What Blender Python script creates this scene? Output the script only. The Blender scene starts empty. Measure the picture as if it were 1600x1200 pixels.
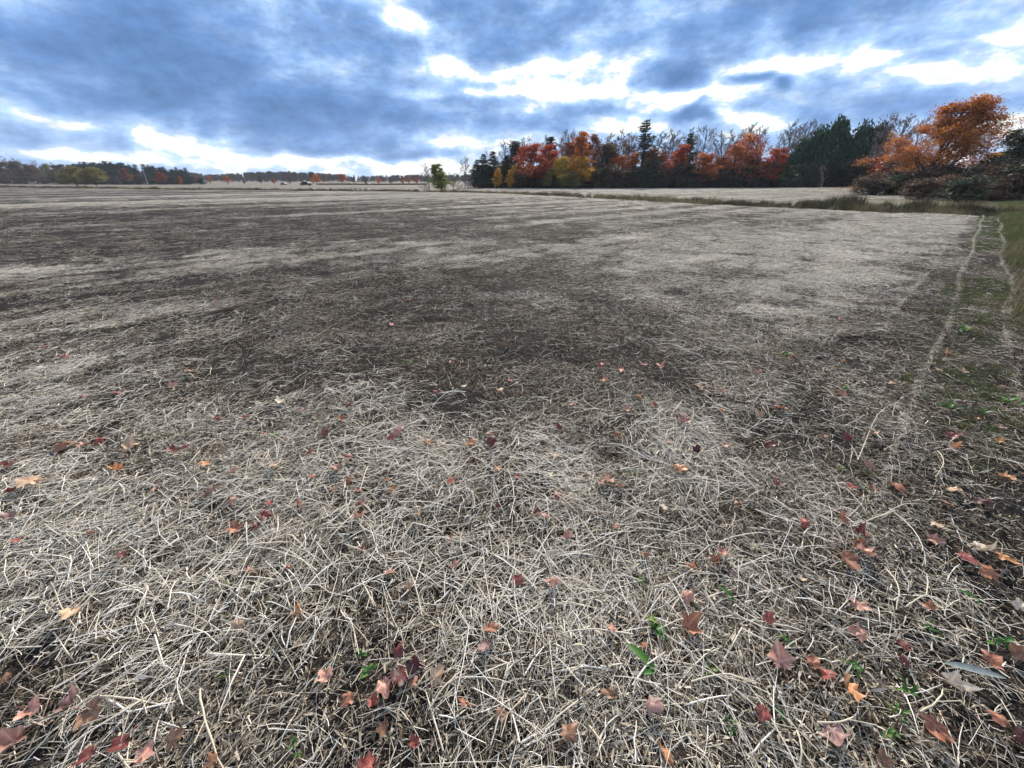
import bpy, math
import numpy as np
from math import radians, pi
SC = bpy.context.scene
COL = SC.collection

# ------------------------------------------------------------------ camera
CAM_H = 1.62
F_PX = 602.0                 # focal length in pixels of the 1600 px wide photograph
HORIZON = 283.0              # its horizon row
PITCH = math.atan((600.0 - HORIZON) / F_PX)
cam_data = bpy.data.cameras.new('camera')
cam_data.sensor_fit = 'HORIZONTAL'
cam_data.sensor_width = 36.0
cam_data.lens = 36.0 * F_PX / 1600.0
cam_data.clip_start = 0.05
cam_data.clip_end = 9000.0
cam = bpy.data.objects.new('camera', cam_data)
COL.objects.link(cam)
cam.location = (0, 0, CAM_H)
cam.rotation_euler = (pi / 2 - PITCH, 0, 0)
SC.camera = cam

CP, SP = math.cos(PITCH), math.sin(PITCH)
def ray(px, py):
    r = (np.asarray(px, float) - 800.0) / F_PX
    u = (600.0 - np.asarray(py, float)) / F_PX
    return r, CP + SP * u, -SP + CP * u
def ground_at(px, py, z=0.0):
    r, f, d = ray(px, py)
    t = (z - CAM_H) / d
    return r * t, f * t
def project(x, y, z):
    x, y, z = np.asarray(x, float), np.asarray(y, float), np.asarray(z, float) - CAM_H
    depth = np.maximum(y * CP - z * SP, 1e-3)
    up = y * SP + z * CP
    return 800 + F_PX * x / depth, 600 - F_PX * up / depth
def az_el(px, py):
    r, f, d = ray(px, py)
    return math.atan2(r, f), math.atan2(d, math.hypot(r, f))

# ------------------------------------------------------------------ sun, sky, exposure
SUN_AZ, SUN_EL = radians(14), radians(29)
sun_data = bpy.data.lights.new('sun', 'SUN')
sun_data.energy = 5.0
sun_data.angle = radians(3)
sun_data.color = (1.0, 0.90, 0.76)
sun = bpy.data.objects.new('sun', sun_data)
COL.objects.link(sun)
sun.location = (20, 60, 50)
sun.rotation_euler = (pi / 2 - SUN_EL, 0, pi - SUN_AZ)

class NT:
    """small helper for writing node trees"""
    def __init__(s, tree):
        s.t = tree
    def n(s, typ, ins=None, **props):
        nd = s.t.nodes.new(typ)
        for k, v in props.items():
            setattr(nd, k, v)
        for k, v in (ins or {}).items():
            s.put(nd.inputs[k], v)
        return nd
    def put(s, sock, v):
        if isinstance(v, bpy.types.NodeSocket):
            s.t.links.new(v, sock)
        else:
            sock.default_value = v
    def m(s, op, a, b=0.0, c=0.0, clamp=False):
        nd = s.t.nodes.new('ShaderNodeMath'); nd.operation = op; nd.use_clamp = clamp
        s.put(nd.inputs[0], a); s.put(nd.inputs[1], b); s.put(nd.inputs[2], c)
        return nd.outputs[0]
    def v(s, op, a, b=(0, 0, 0)):
        nd = s.t.nodes.new('ShaderNodeVectorMath'); nd.operation = op
        s.put(nd.inputs[0], a)
        if op == 'SCALE': s.put(nd.inputs['Scale'], b)
        else: s.put(nd.inputs[1], b)
        return nd.outputs[0]
    def noise(s, vec, scale, detail=4.0, rough=0.5, out='Fac', dist=0.0, dims='3D'):
        nd = s.n('ShaderNodeTexNoise', {'Scale': scale, 'Detail': detail, 'Roughness': rough, 'Distortion': dist}, noise_dimensions=dims)
        if vec is not None: s.put(nd.inputs['Vector'], vec)
        return nd.outputs[out]
    def ramp(s, fac, stops, interp='LINEAR'):
        nd = s.t.nodes.new('ShaderNodeValToRGB'); cr = nd.color_ramp; cr.interpolation = interp
        while len(cr.elements) < len(stops): cr.elements.new(0.5)
        for e, (p, c) in zip(cr.elements, stops):
            e.position = p; e.color = tuple(c) + ((1.0,) if len(c) == 3 else ())
        s.put(nd.inputs[0], fac)
        return nd.outputs[0]
    def mix(s, fac, a, b, blend='MIX'):
        nd = s.t.nodes.new('ShaderNodeMix'); nd.data_type = 'RGBA'; nd.blend_type = blend
        s.put(nd.inputs[0], fac)
        for k, v in ((6, a), (7, b)):
            s.put(nd.inputs[k], v if isinstance(v, bpy.types.NodeSocket) else tuple(v) + ((1.0,) if len(v) == 3 else ()))
        return nd.outputs[2]
    def mapr(s, v, a, b, c=0.0, d=1.0, smooth=False):
        nd = s.n('ShaderNodeMapRange', {'Value': v, 'From Min': a, 'From Max': b, 'To Min': c, 'To Max': d})
        if smooth: nd.interpolation_type = 'SMOOTHSTEP'
        return nd.outputs[0]

world = bpy.data.worlds.new('World')
SC.world = world
world.use_nodes = True
def build_sky():
    t = world.node_tree
    t.nodes.clear()
    N = NT(t)
    out = t.nodes.new('ShaderNodeOutputWorld')
    bg = t.nodes.new('ShaderNodeBackground')
    STR = 0.1
    bg.inputs['Strength'].default_value = STR
    sky = t.nodes.new('ShaderNodeTexSky')
    sky.sky_type = 'NISHITA'; sky.sun_disc = False
    sky.sun_elevation = SUN_EL; sky.sun_rotation = SUN_AZ
    sky.ozone_density = 2.0
    co = t.nodes.new('ShaderNodeTexCoord').outputs['Generated']
    sep = t.nodes.new('ShaderNodeSeparateXYZ'); t.links.new(co, sep.inputs[0])
    X, Y, Z = sep.outputs
    # azimuth and elevation, shaken so that no edge is smooth
    def vec2(u, v):
        n = N.n('ShaderNodeCombineXYZ', {0: u, 1: v}); return n.outputs[0]
    az0 = N.m('ARCTAN2', X, Y); el0 = N.m('ARCSINE', Z)
    Q0 = vec2(az0, N.m('MULTIPLY', el0, 1.7))
    wn = N.noise(Q0, 7.0, 2, 0.5, out='Color', dims='2D')
    wv = N.v('SUBTRACT', wn, (0.5, 0.5, 0.5))
    ws = t.nodes.new('ShaderNodeSeparateXYZ'); t.links.new(wv, ws.inputs[0])
    az = N.m('ADD', az0, N.m('MULTIPLY', ws.outputs[0], 0.16))
    el = N.m('ADD', el0, N.m('MULTIPLY', ws.outputs[1], 0.055))
    Q = N.v('ADD', Q0, N.v('SCALE', wv, 0.035))
    Qs = N.v('MULTIPLY', Q0, (1.0, 1.45, 1.0))
    mid = N.noise(N.v('ADD', Qs, (3.1, 7.7, 0)), 5.0, 9, 0.64, dims='2D')
    def puffs(v):
        n = N.n('ShaderNodeTexVoronoi', {'Vector': v, 'Scale': 13.0, 'Detail': 2.5, 'Roughness': 0.6, 'Lacunarity': 2.3, }, voronoi_dimensions='2D', feature='F1', normalize=True)
        return n.outputs['Distance']
    pf = puffs(Q)
    pf_up = puffs(N.v('ADD', Q, (0.006, 0.020, 0)))
    dens = N.m('ADD', 0.52, N.m('MULTIPLY', N.m('SUBTRACT', mid, 0.5), 1.10))
    dens = N.m('ADD', dens, N.m('MULTIPLY', N.m('SUBTRACT', 0.33, pf), 0.56))
    for (px, py, rx, ry, w) in SKY_MASSES:
        a0, e0 = az_el(px, py)
        ra = max(0.5 * abs(az_el(px + rx, py)[0] - az_el(px - rx, py)[0]), 0.01)
        re = max(0.5 * abs(az_el(px, py + ry)[1] - az_el(px, py - ry)[1]), 0.006)
        da = N.m('MULTIPLY', N.m('SUBTRACT', az, a0), 1 / ra)
        de = N.m('MULTIPLY', N.m('SUBTRACT', el, e0), 1 / re)
        q = N.m('ADD', N.m('MULTIPLY', da, da), N.m('MULTIPLY', de, de))
        g = N.m('EXPONENT', N.m('MULTIPLY', q, -1.0))
        dens = N.m('ADD', dens, N.m('MULTIPLY', g, w * (1.0 if w > 0 else 0.76)))
    # thin cloud lets the light through, thick cloud is slate blue; edges towards the light are bright
    cc = N.ramp(dens, [(0.00, (0.50, 0.70, 0.78)), (0.16, (0.76, 0.77, 0.755)), (0.345, (0.74, 0.755, 0.75)), (0.395, (0.62, 0.69, 0.76)), (0.435, (0.42, 0.555, 0.745)),
                       (0.54, (0.275, 0.42, 0.675)), (0.68, (0.165, 0.285, 0.525)), (0.84, (0.108, 0.212, 0.43)), (1.0, (0.085, 0.175, 0.365))])
    rel = N.m('ADD', 1.0, N.m('MULTIPLY', N.m('SUBTRACT', pf_up, pf), 0.75))
    rel = N.m('MINIMUM', N.m('MAXIMUM', rel, 0.72), 1.40)
    cc = N.v('SCALE', cc, rel)
    # seen steeply from below the deck is greyer and a little brighter than near the horizon
    cc = N.mix(N.mapr(Z, 0.30, 0.80, 0.0, 0.65, True), cc, (0.50, 0.52, 0.56))
    cc = N.v('SCALE', cc, 1.13 / STR)
    cover = N.mapr(dens, 0.08, 0.20, 0, 1, True)
    blue = N.v('MULTIPLY', sky.outputs[0], (0.9, 1.9, 2.2))
    col = N.mix(cover, blue, cc)
    # bright, faintly warm air just over the horizon
    hz = N.mapr(Z, 0.0, 0.045, 0.35, 0.0, True)
    col = N.mix(hz, col, tuple(c / STR for c in (0.62, 0.70, 0.78)))
    # below the horizon (never seen): earth
    col = N.mix(N.mapr(Z, -0.02, -0.005, 1, 0), col, tuple(c / STR for c in (0.10, 0.095, 0.085)))
    t.links.new(col, bg.inputs['Color'])
    t.links.new(bg.outputs[0], out.inputs['Surface'])
# large cloud masses and openings: photo column, row, half widths, weight (+ thick, - thin)
SKY_MASSES = [
    (150, 70, 430, 95, 0.36), (420, 160, 250, 34, 0.30), (60, 140, 160, 30, 0.14), (640, 188, 150, 18, 0.20),
    (790, 35, 150, 50, 0.24), (1250, 18, 430, 38, 0.28), (1480, 150, 160, 40, 0.14), (520, 70, 100, 40, 0.10),
    (1060, 112, 58, 22, 0.62), (1180, 114, 34, 12, 0.60), (1108, 178, 22, 22, 0.62), (920, 168, 80, 20, 0.20), (1240, 120, 22, 8, 0.4),
    (560, 212, 130, 18, 0.22), (1290, 172, 100, 26, 0.24), (460, 232, 60, 10, 0.20), (640, 243, 70, 7, 0.24), (860, 195, 60, 12, 0.14),
    (632, 40, 36, 16, -0.50), (730, 108, 140, 12, -0.36), (760, 143, 110, 12, -0.40), (850, 125, 70, 30, -0.26), (985, 120, 50, 40, -0.22),
    (1215, 98, 120, 18, -0.52), (1330, 105, 70, 30, -0.34), (1110, 152, 90, 18, -0.58), (1175, 188, 60, 16, -0.40), (1390, 86, 50, 14, -0.34),
    (960, 208, 130, 14, -0.30), (110, 238, 60, 9, -0.34), (310, 218, 80, 24, -0.30), (50, 190, 110, 14, -0.26),
    (240, 248, 180, 10, -0.16), (560, 258, 260, 9, -0.32), (730, 230, 80, 14, -0.34), (345, 236, 40, 12, -0.26), (1560, 190, 60, 16, -0.26), (1590, 100, 60, 12, -0.16),
    (1095, 147, 60, 9, -0.24), (1375, 98, 40, 14, -0.24), (1420, 120, 40, 18, -0.24), (1360, 150, 50, 24, -0.26), (1500, 120, 110, 16, -0.20), (1540, 60, 60, 10, -0.18), (930, 140, 60, 16, -0.16),
]
build_sky()
vs = SC.view_settings
vs.view_transform = 'Standard'; vs.look = 'None'; vs.gamma = 1.0; vs.exposure = 0.46
vs.use_curve_mapping = False
world.cycles.sampling_method = 'NONE'
SC.cycles.use_adaptive_sampling = True
SC.cycles.adaptive_threshold = 0.05
SC.cycles.max_bounces = 3
SC.cycles.diffuse_bounces = 1
SC.cycles.transmission_bounces = 2
SC.cycles.transparent_max_bounces = 2
SC.cycles.sample_clamp_indirect = 4.0

# ------------------------------------------------------------------ helpers
def hash2(ix, iy, seed):
    h = (ix.astype(np.int64) * 374761393 + iy.astype(np.int64) * 668265263 + seed * 974634777) & 0x7fffffff
    h = ((h ^ (h >> 13)) * 1274126177) & 0x7fffffff
    return ((h ^ (h >> 16)) & 0xffff) / 65535.0
def vnoise(x, y, seed=0):
    x = np.asarray(x, float); y = np.asarray(y, float)
    ix, iy = np.floor(x), np.floor(y)
    fx, fy = x - ix, y - iy
    fx = fx * fx * (3 - 2 * fx); fy = fy * fy * (3 - 2 * fy)
    a, b = hash2(ix, iy, seed), hash2(ix + 1, iy, seed)
    c, d = hash2(ix, iy + 1, seed), hash2(ix + 1, iy + 1, seed)
    return (a * (1 - fx) + b * fx) * (1 - fy) + (c * (1 - fx) + d * fx) * fy
def fbm(x, y, octaves=4, seed=0, gain=0.5):
    s, a, tot = 0.0, 1.0, 0.0
    for k in range(octaves):
        s = s + a * (vnoise(x * 2 ** k + 17.3 * k, y * 2 ** k - 9.1 * k, seed + k) - 0.5)
        tot += a; a *= gain
    return s / tot * 2
def sstep(a, b, x):
    t = np.clip((np.asarray(x, float) - a) / (b - a), 0, 1)
    return t * t * (3 - 2 * t)

def mesh_np(name, verts, faces, mats=(), attrs=None, smooth=False, mat_index=None):
    """verts (n,3); faces: a list of (m,k) index arrays"""
    me = bpy.data.meshes.new(name)
    verts = np.asarray(verts, np.float32)
    if isinstance(faces, np.ndarray): faces = [faces]
    faces = [np.asarray(f, np.int32) for f in faces if len(f)]
    me.vertices.add(len(verts)); me.vertices.foreach_set('co', verts.ravel())
    loops = np.concatenate([f.ravel() for f in faces]) if faces else np.zeros(0, np.int32)
    tot = np.concatenate([np.full(len(f), f.shape[1], np.int32) for f in faces]) if faces else np.zeros(0, np.int32)
    me.loops.add(len(loops)); me.loops.foreach_set('vertex_index', loops)
    me.polygons.add(len(tot))
    start = np.concatenate([[0], np.cumsum(tot)[:-1]]).astype(np.int32)
    me.polygons.foreach_set('loop_start', start)
    if smooth: me.polygons.foreach_set('use_smooth', np.ones(len(tot), bool))
    if mat_index is not None: me.polygons.foreach_set('material_index', np.asarray(mat_index, np.int32))
    for k, val in (attrs or {}).items():
        val = np.asarray(val, np.float32)
        if val.ndim == 1:
            me.attributes.new(k, 'FLOAT', 'POINT').data.foreach_set('value', val)
        else:
            if val.shape[1] == 3: val = np.concatenate([val, np.ones((len(val), 1), np.float32)], 1)
            me.attributes.new(k, 'FLOAT_COLOR', 'POINT').data.foreach_set('color', np.ascontiguousarray(val).ravel())
    for m in mats: me.materials.append(m)
    me.update(); me.validate()
    return me
def tubes(P, R, sides=3):
    """P (S,K,3) centre lines, R (S,K) radii -> verts, quads"""
    P = np.asarray(P, float); S, K, _ = P.shape
    T = np.empty_like(P)
    T[:, 1:-1] = P[:, 2:] - P[:, :-2]; T[:, 0] = P[:, 1] - P[:, 0]; T[:, -1] = P[:, -1] - P[:, -2]
    T /= np.linalg.norm(T, axis=2, keepdims=True) + 1e-9
    ref = np.where(np.abs(T[..., 2:3]) > 0.9, np.array([1.0, 0, 0]), np.array([0, 0, 1.0]))
    A = np.cross(T, ref); A /= np.linalg.norm(A, axis=2, keepdims=True) + 1e-9
    B = np.cross(T, A)
    ang = np.arange(sides) * 2 * pi / sides
    V = P[:, :, None, :] + R[:, :, None, None] * (A[:, :, None, :] * np.cos(ang)[None, None, :, None] + B[:, :, None, :] * np.sin(ang)[None, None, :, None])
    idx = np.arange(S * K * sides).reshape(S, K, sides)
    a = idx[:, :-1]; b = idx[:, 1:]
    q = np.stack([a, np.roll(a, -1, 2), np.roll(b, -1, 2), b], -1).reshape(-1, 4)
    return V.reshape(-1, 3), q
class Geo:
    """collects vertex / quad batches with one scalar per vertex"""
    def __init__(s): s.V, s.Q, s.A, s.n = [], [], [], 0
    def add(s, v, q, a=0.5):
        v = np.asarray(v, float)
        s.V.append(v); s.Q.append(np.asarray(q) + s.n)
        s.A.append(np.broadcast_to(np.asarray(a, float), (len(v),))); s.n += len(v)
    def mesh(s, name, mats, smooth=False):
        return mesh_np(name, np.concatenate(s.V), np.concatenate(s.Q), mats, {'tone': np.concatenate(s.A)}, smooth)
def obj(name, me, parent=None, loc=None, rot=None, scl=None, link=True, color=None):
    o = bpy.data.objects.new(name, me)
    if link: COL.objects.link(o)
    if parent is not None: o.parent = parent
    if loc is not None: o.location = loc
    if rot is not None: o.rotation_euler = rot
    if scl is not None: o.scale = scl
    if color is not None: o.color = tuple(color) + (1.0,)
    return o
def tag(o, label=None, cat=None, group=None, kind=None):
    if label: o['label'] = label
    if cat: o['category'] = cat
    if group: o['group'] = group
    if kind: o['kind'] = kind
    return o

_groups = {}
def instancer_group(coll):
    g = bpy.data.node_groups.new('scatter_' + coll.name, 'GeometryNodeTree')
    g.interface.new_socket('Geometry', in_out='INPUT', socket_type='NodeSocketGeometry')
    g.interface.new_socket('Geometry', in_out='OUTPUT', socket_type='NodeSocketGeometry')
    gi = g.nodes.new('NodeGroupInput'); go = g.nodes.new('NodeGroupOutput')
    ci = g.nodes.new('GeometryNodeCollectionInfo')
    ci.inputs['Collection'].default_value = coll
    ci.inputs['Separate Children'].default_value = True
    ci.inputs['Reset Children'].default_value = True
    ip = g.nodes.new('GeometryNodeInstanceOnPoints')
    ip.inputs['Pick Instance'].default_value = True
    def attr(name, typ):
        n = g.nodes.new('GeometryNodeInputNamedAttribute'); n.data_type = typ
        n.inputs['Name'].default_value = name
        return n.outputs[0]
    e2r = g.nodes.new('FunctionNodeEulerToRotation')
    L = g.links.new
    L(gi.outputs[0], ip.inputs['Points']); L(ci.outputs[0], ip.inputs['Instance'])
    L(attr('idx', 'INT'), ip.inputs['Instance Index'])
    L(attr('rot', 'FLOAT_VECTOR'), e2r.inputs[0]); L(e2r.outputs[0], ip.inputs['Rotation'])
    L(attr('scl', 'FLOAT_VECTOR'), ip.inputs['Scale'])
    L(ip.outputs[0], go.inputs[0])
    return g
def scatter(name, protos, pos, rot, scl, idx):
    """one object: copies of the prototype meshes at the points"""
    coll = bpy.data.collections.new(name + '_kinds')
    for k, me in enumerate(protos):
        o = bpy.data.objects.new('%s_%02d' % (name, k), me); coll.objects.link(o)
    me = bpy.data.meshes.new(name)
    n = len(pos)
    me.vertices.add(n); me.vertices.foreach_set('co', np.asarray(pos, np.float32).ravel())
    me.attributes.new('rot', 'FLOAT_VECTOR', 'POINT').data.foreach_set('vector', np.asarray(rot, np.float32).ravel())
    me.attributes.new('scl', 'FLOAT_VECTOR', 'POINT').data.foreach_set('vector', np.asarray(scl, np.float32).ravel())
    me.attributes.new('idx', 'INT', 'POINT').data.foreach_set('value', np.asarray(idx, np.int32))
    o = obj(name, me)
    md = o.modifiers.new('scatter', 'NODES'); md.node_group = instancer_group(coll)
    return o

def new_mat(name):
    m = bpy.data.materials.new(name); m.use_nodes = True
    m.node_tree.nodes.clear()
    return m, NT(m.node_tree)
def finish(m, N, shader, disp=None):
    out = N.t.nodes.new('ShaderNodeOutputMaterial')
    N.t.links.new(shader, out.inputs['Surface'])
    return m
def bsdf(N, col, rough=0.85, normal=None, spec=0.25):
    b = N.n('ShaderNodeBsdfPrincipled', {'Base Color': col if isinstance(col, bpy.types.NodeSocket) else tuple(col) + (1.0,), 'Roughness': rough, 'Specular IOR Level': spec})
    if normal is not None: N.t.links.new(normal, b.inputs['Normal'])
    return b.outputs[0]
def attr(N, name, out='Fac'):
    return N.n('ShaderNodeAttribute', attribute_name=name).outputs[out]

def mat_tone(name, stops, rough=0.8, rand=0.25, trans=0.0):
    """colour picked along a ramp by each piece's own tone, shifted a little per clump"""
    m, N = new_mat(name)
    t = attr(N, 'tone')
    r = N.n('ShaderNodeObjectInfo').outputs['Random']
    t = N.m('ADD', t, N.m('MULTIPLY', N.m('SUBTRACT', r, 0.5), rand), clamp=True)
    col = N.ramp(t, stops)
    s = bsdf(N, col, rough)
    if trans:
        tr = N.n('ShaderNodeBsdfTranslucent', {'Color': col}).outputs[0]
        s = N.n('ShaderNodeMixShader', {0: trans, 1: s, 2: tr}).outputs[0]
    return finish(m, N, s)
def mat_leaf(name, trans=0.3, rough=0.7, spread=0.35, hue=0.02):
    """foliage: the tree's own colour, varied from leaf to leaf"""
    m, N = new_mat(name)
    t = attr(N, 'tone')
    base = N.n('ShaderNodeObjectInfo').outputs['Color']
    hs = N.n('ShaderNodeHueSaturation', {'Color': base, 'Hue': N.mapr(t, 0, 1, 0.5 - hue, 0.5 + hue), 'Value': N.mapr(t, 0, 1, 1 - spread, 1 + spread)}).outputs[0]
    s = bsdf(N, hs, rough)
    if trans:
        tr = N.n('ShaderNodeBsdfTranslucent', {'Color': hs}).outputs[0]
        s = N.n('ShaderNodeMixShader', {0: trans, 1: s, 2: tr}).outputs[0]
    return finish(m, N, s)
def mat_plain(name, col, rough=0.8, metal=0.0, var=0.25, scale=8.0, spec=0.3):
    m, N = new_mat(name)
    co = N.n('ShaderNodeTexCoord').outputs['Object']
    n = N.noise(co, scale, 5, 0.6)
    c = N.mix(n, tuple(x * (1 - var) for x in col), tuple(x * (1 + var) for x in col))
    b = N.n('ShaderNodeBsdfPrincipled', {'Base Color': c, 'Roughness': rough, 'Metallic': metal, 'Specular IOR Level': spec})
    return finish(m, N, b.outputs[0])

# ------------------------------------------------------------------ the lie of the land
ROW_AZ = radians(48.0)                        # the crop rows run this way
RD = np.array([math.sin(ROW_AZ), math.cos(ROW_AZ)])
RN = np.array([math.cos(ROW_AZ), -math.sin(ROW_AZ)])
def row_e(x, y): return x * RN[0] + y * RN[1]
def row_s(x, y): return x * RD[0] + y * RD[1]
# end of the stubble field, where a weedy ditch crosses (plan view, metres)
DITCH = np.array([(60, 4), (38, 13.5), (25.6, 22.8), (18, 31), (9, 46), (0, 60), (-18, 76), (-42, 83), (-68, 90), (-120, 113), (-170, 140), (-320, 225)], float)
def ditch_dist(x, y):
    """signed distance beyond the field's end (positive = beyond the ditch)"""
    x = np.asarray(x, float); y = np.asarray(y, float)
    best = np.full(x.shape, 1e9); sign = np.ones(x.shape)
    for (ax, ay), (bx, by) in zip(DITCH[:-1], DITCH[1:]):
        dx, dy = bx - ax, by - ay
        t = np.clip(((x - ax) * dx + (y - ay) * dy) / (dx * dx + dy * dy), 0, 1)
        qx, qy = x - (ax + t * dx), y - (ay + t * dy)
        d = np.hypot(qx, qy)
        s = np.where(dx * qy - dy * qx > 0, -1.0, 1.0)
        near = d < best
        sign = np.where(near, s, sign); best = np.where(near, d, best)
    return best * sign
def height(x, y, micro=True):
    x = np.asarray(x, float); y = np.asarray(y, float)
    r = np.hypot(x, y)
    e = row_e(x, y)
    dd = ditch_dist(x, y)
    h = 0.10 * fbm(x / 22, y / 22, 3, 5) * sstep(6, 40, r)
    h = h - 0.45 * np.exp(-((dd - 2.2) / 1.4) ** 2)
    # higher land beyond the ditch to the east, bushy bank, verge
    h = h + 0.15 * sstep(8, 50, dd) * sstep(-20, 60, x)
    h = h + 2.4 * np.exp(-(((x - 92) / 28) ** 2 + ((y - 66) / 24) ** 2)) * sstep(3, 22, dd)
    h = h + 0.9 * sstep(1.6, 6.0, e) * sstep(6, 16, row_s(x, y))
    h = h + 1.6 * sstep(3, 12, e) * sstep(22, 45, row_s(x, y))
    h = h + 2.0 * sstep(260, 700, r)
    if micro:
        k = 1 - sstep(25, 60, r)
        h = h + k * (0.040 * fbm(x / 0.9, y / 0.9, 3, 11) * (1 - 0.75 * sstep(4, 14, r)) + 0.022 * fbm(x / 0.16, y / 0.16, 3, 23) * (1 - sstep(8, 18, r)))
        # shallow crop rows, 0.76 m apart
        h = h + k * 0.008 * np.cos(e * 2 * pi / 0.76)
    return h

# straw cover of the field: read off at these photo points, laid out on the ground
COVER = [
 (1160, [(0, .8), (300, .85), (520, .75), (680, .55), (850, .7), (1050, .8), (1250, .65), (1420, .5), (1590, .4)]),
 (1040, [(0, .85), (300, .85), (600, .8), (800, .8), (1050, .8), (1250, .7), (1420, .55), (1590, .42)]),
 (920, [(0, .85), (300, .95), (600, 1), (900, 1), (1050, .85), (1200, .8), (1350, .6), (1500, .5), (1590, .42)]),
 (800, [(0, .85), (200, .95), (500, 1), (800, 1), (1000, 1), (1150, .8), (1300, .62), (1450, .45), (1590, .4)]),
 (720, [(0, .85), (200, .85), (500, .95), (800, .95), (1000, 1), (1150, .78), (1300, .5), (1450, .42), (1590, .35)]),
 (660, [(0, .75), (200, .65), (400, .6), (550, .85), (700, .6), (850, .48), (960, .78), (1100, .6), (1300, .45), (1500, .38), (1590, .35)]),
 (600, [(0, .8), (150, .72), (300, .5), (450, .3), (600, .25), (700, .2), (850, .25), (1000, .36), (1150, .52), (1300, .48), (1400, .4), (1550, .33)]),
 (550, [(0, .62), (150, .6), (300, .38), (450, .3), (600, .28), (700, .22), (850, .28), (1000, .4), (1150, .58), (1300, .52), (1400, .42), (1560, .33)]),
 (500, [(0, .5), (150, .55), (300, .58), (450, .3), (600, .28), (800, .24), (1000, .45), (1150, .68), (1300, .72), (1400, .52), (1500, .38), (1590, .35)]),
 (460, [(0, .5), (100, .48), (200, .42), (350, .42), (500, .3), (650, .25), (800, .33), (1000, .55), (1150, .75), (1300, .85), (1430, .68), (1500, .4), (1590, .35)]),
 (430, [(0, .85), (100, .5), (250, .7), (350, .72), (450, .42), (600, .25), (750, .3), (900, .5), (1050, .78), (1200, .88), (1350, .98), (1450, .75), (1520, .4), (1590, .4)]),
 (405, [(0, .3), (150, .25), (250, .6), (350, .85), (450, .75), (550, .8), (700, .85), (800, .5), (900, .62), (1050, .88), (1200, .95), (1350, 1), (1460, .7), (1530, .4)]),
 (385, [(0, .22), (150, .22), (300, .3), (450, .35), (550, .65), (650, .85), (800, .68), (950, .75), (1100, .88), (1250, .95), (1400, 1), (1480, .65), (1540, .4)]),
 (365, [(0, .25), (200, .35), (300, .5), (400, .55), (500, .32), (650, .25), (800, .5), (950, .58), (1100, .82), (1250, .85), (1450, 1), (1530, .45)]),
 (345, [(0, .3), (100, .5), (200, .32), (350, .32), (500, .4), (650, .45), (800, .65), (950, .8), (1100, .55), (1200, .42), (1350, .85), (1500, .95), (1560, .5)]),
 (325, [(0, .45), (150, .5), (300, .48), (500, .52), (700, .6), (900, .72), (1100, .78), (1250, .68), (1400, .95), (1500, .95)]),
 (308, [(0, .5), (300, .55), (700, .65), (900, .75), (1200, .8), (1500, .9)]),
 (294, [(0, .5), (300, .55), (700, .65), (900, .75), (1500, .9)]),
]
_ys = np.array([c[0] for c in COVER], float)[::-1]
_gx = np.linspace(0, 1600, 65)
_grid = np.array([np.interp(_gx, [p[0] for p in c[1]], [p[1] for p in c[1]]) for c in COVER])[::-1]
def cover(x, y):
    x = np.asarray(x, float); y = np.asarray(y, float)
    # ragged edges: shift the reading point a little
    r = np.hypot(x, y)
    wx = x + 0.07 * r * fbm(x / (0.12 * r + 0.4), y / (0.12 * r + 0.4), 3, 41)
    wy = np.maximum(y + 0.07 * r * fbm(x / (0.12 * r + 0.4) + 40, y / (0.12 * r + 0.4), 3, 43), 0.05)
    px, py = project(wx, wy, 0 * wx)
    px = np.clip(px, 0, 1600); py = np.clip(py, _ys[0], _ys[-1])
    j = np.clip(np.searchsorted(_ys, py) - 1, 0, len(_ys) - 2)
    fy = (py - _ys[j]) / (_ys[j + 1] - _ys[j])
    i = np.clip((px / 25.0).astype(int), 0, 63); fx = px / 25.0 - i
    g = (_grid[j, i] * (1 - fx) + _grid[j, i + 1] * fx) * (1 - fy) + (_grid[j + 1, i] * (1 - fx) + _grid[j + 1, i + 1] * fx) * fy
    e, s = row_e(x, y), row_s(x, y)
    g = g * (1 - 0.55 * sstep(-0.6, 0.0, e + 0.35 * fbm(x / 0.8, y / 0.8, 3, 45)) * sstep(5, 9, s) - 0.25 * sstep(0.0, 0.6, e))
    g = 0.5 + (g - 0.56) * 1.5
    g = g + sstep(4, 9, r) * 0.42 * fbm(s / 160.0, e / 1.05, 2, 59)
    g = g + 0.27 * fbm(s / 3.0, e / 0.8, 3, 47) + 0.24 * fbm(x / 0.6, y / 0.6, 3, 53)
    g = g + sstep(6, 20, r) * (0.40 * fbm(s / 60.0, e / 1.6, 3, 57) + 0.45 * fbm(s / 90.0, e / 5.5, 2, 58) + 0.20 * np.cos(e * 2 * pi / 3.04 + 0.8))
    return np.clip(g, 0, 1)

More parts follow.
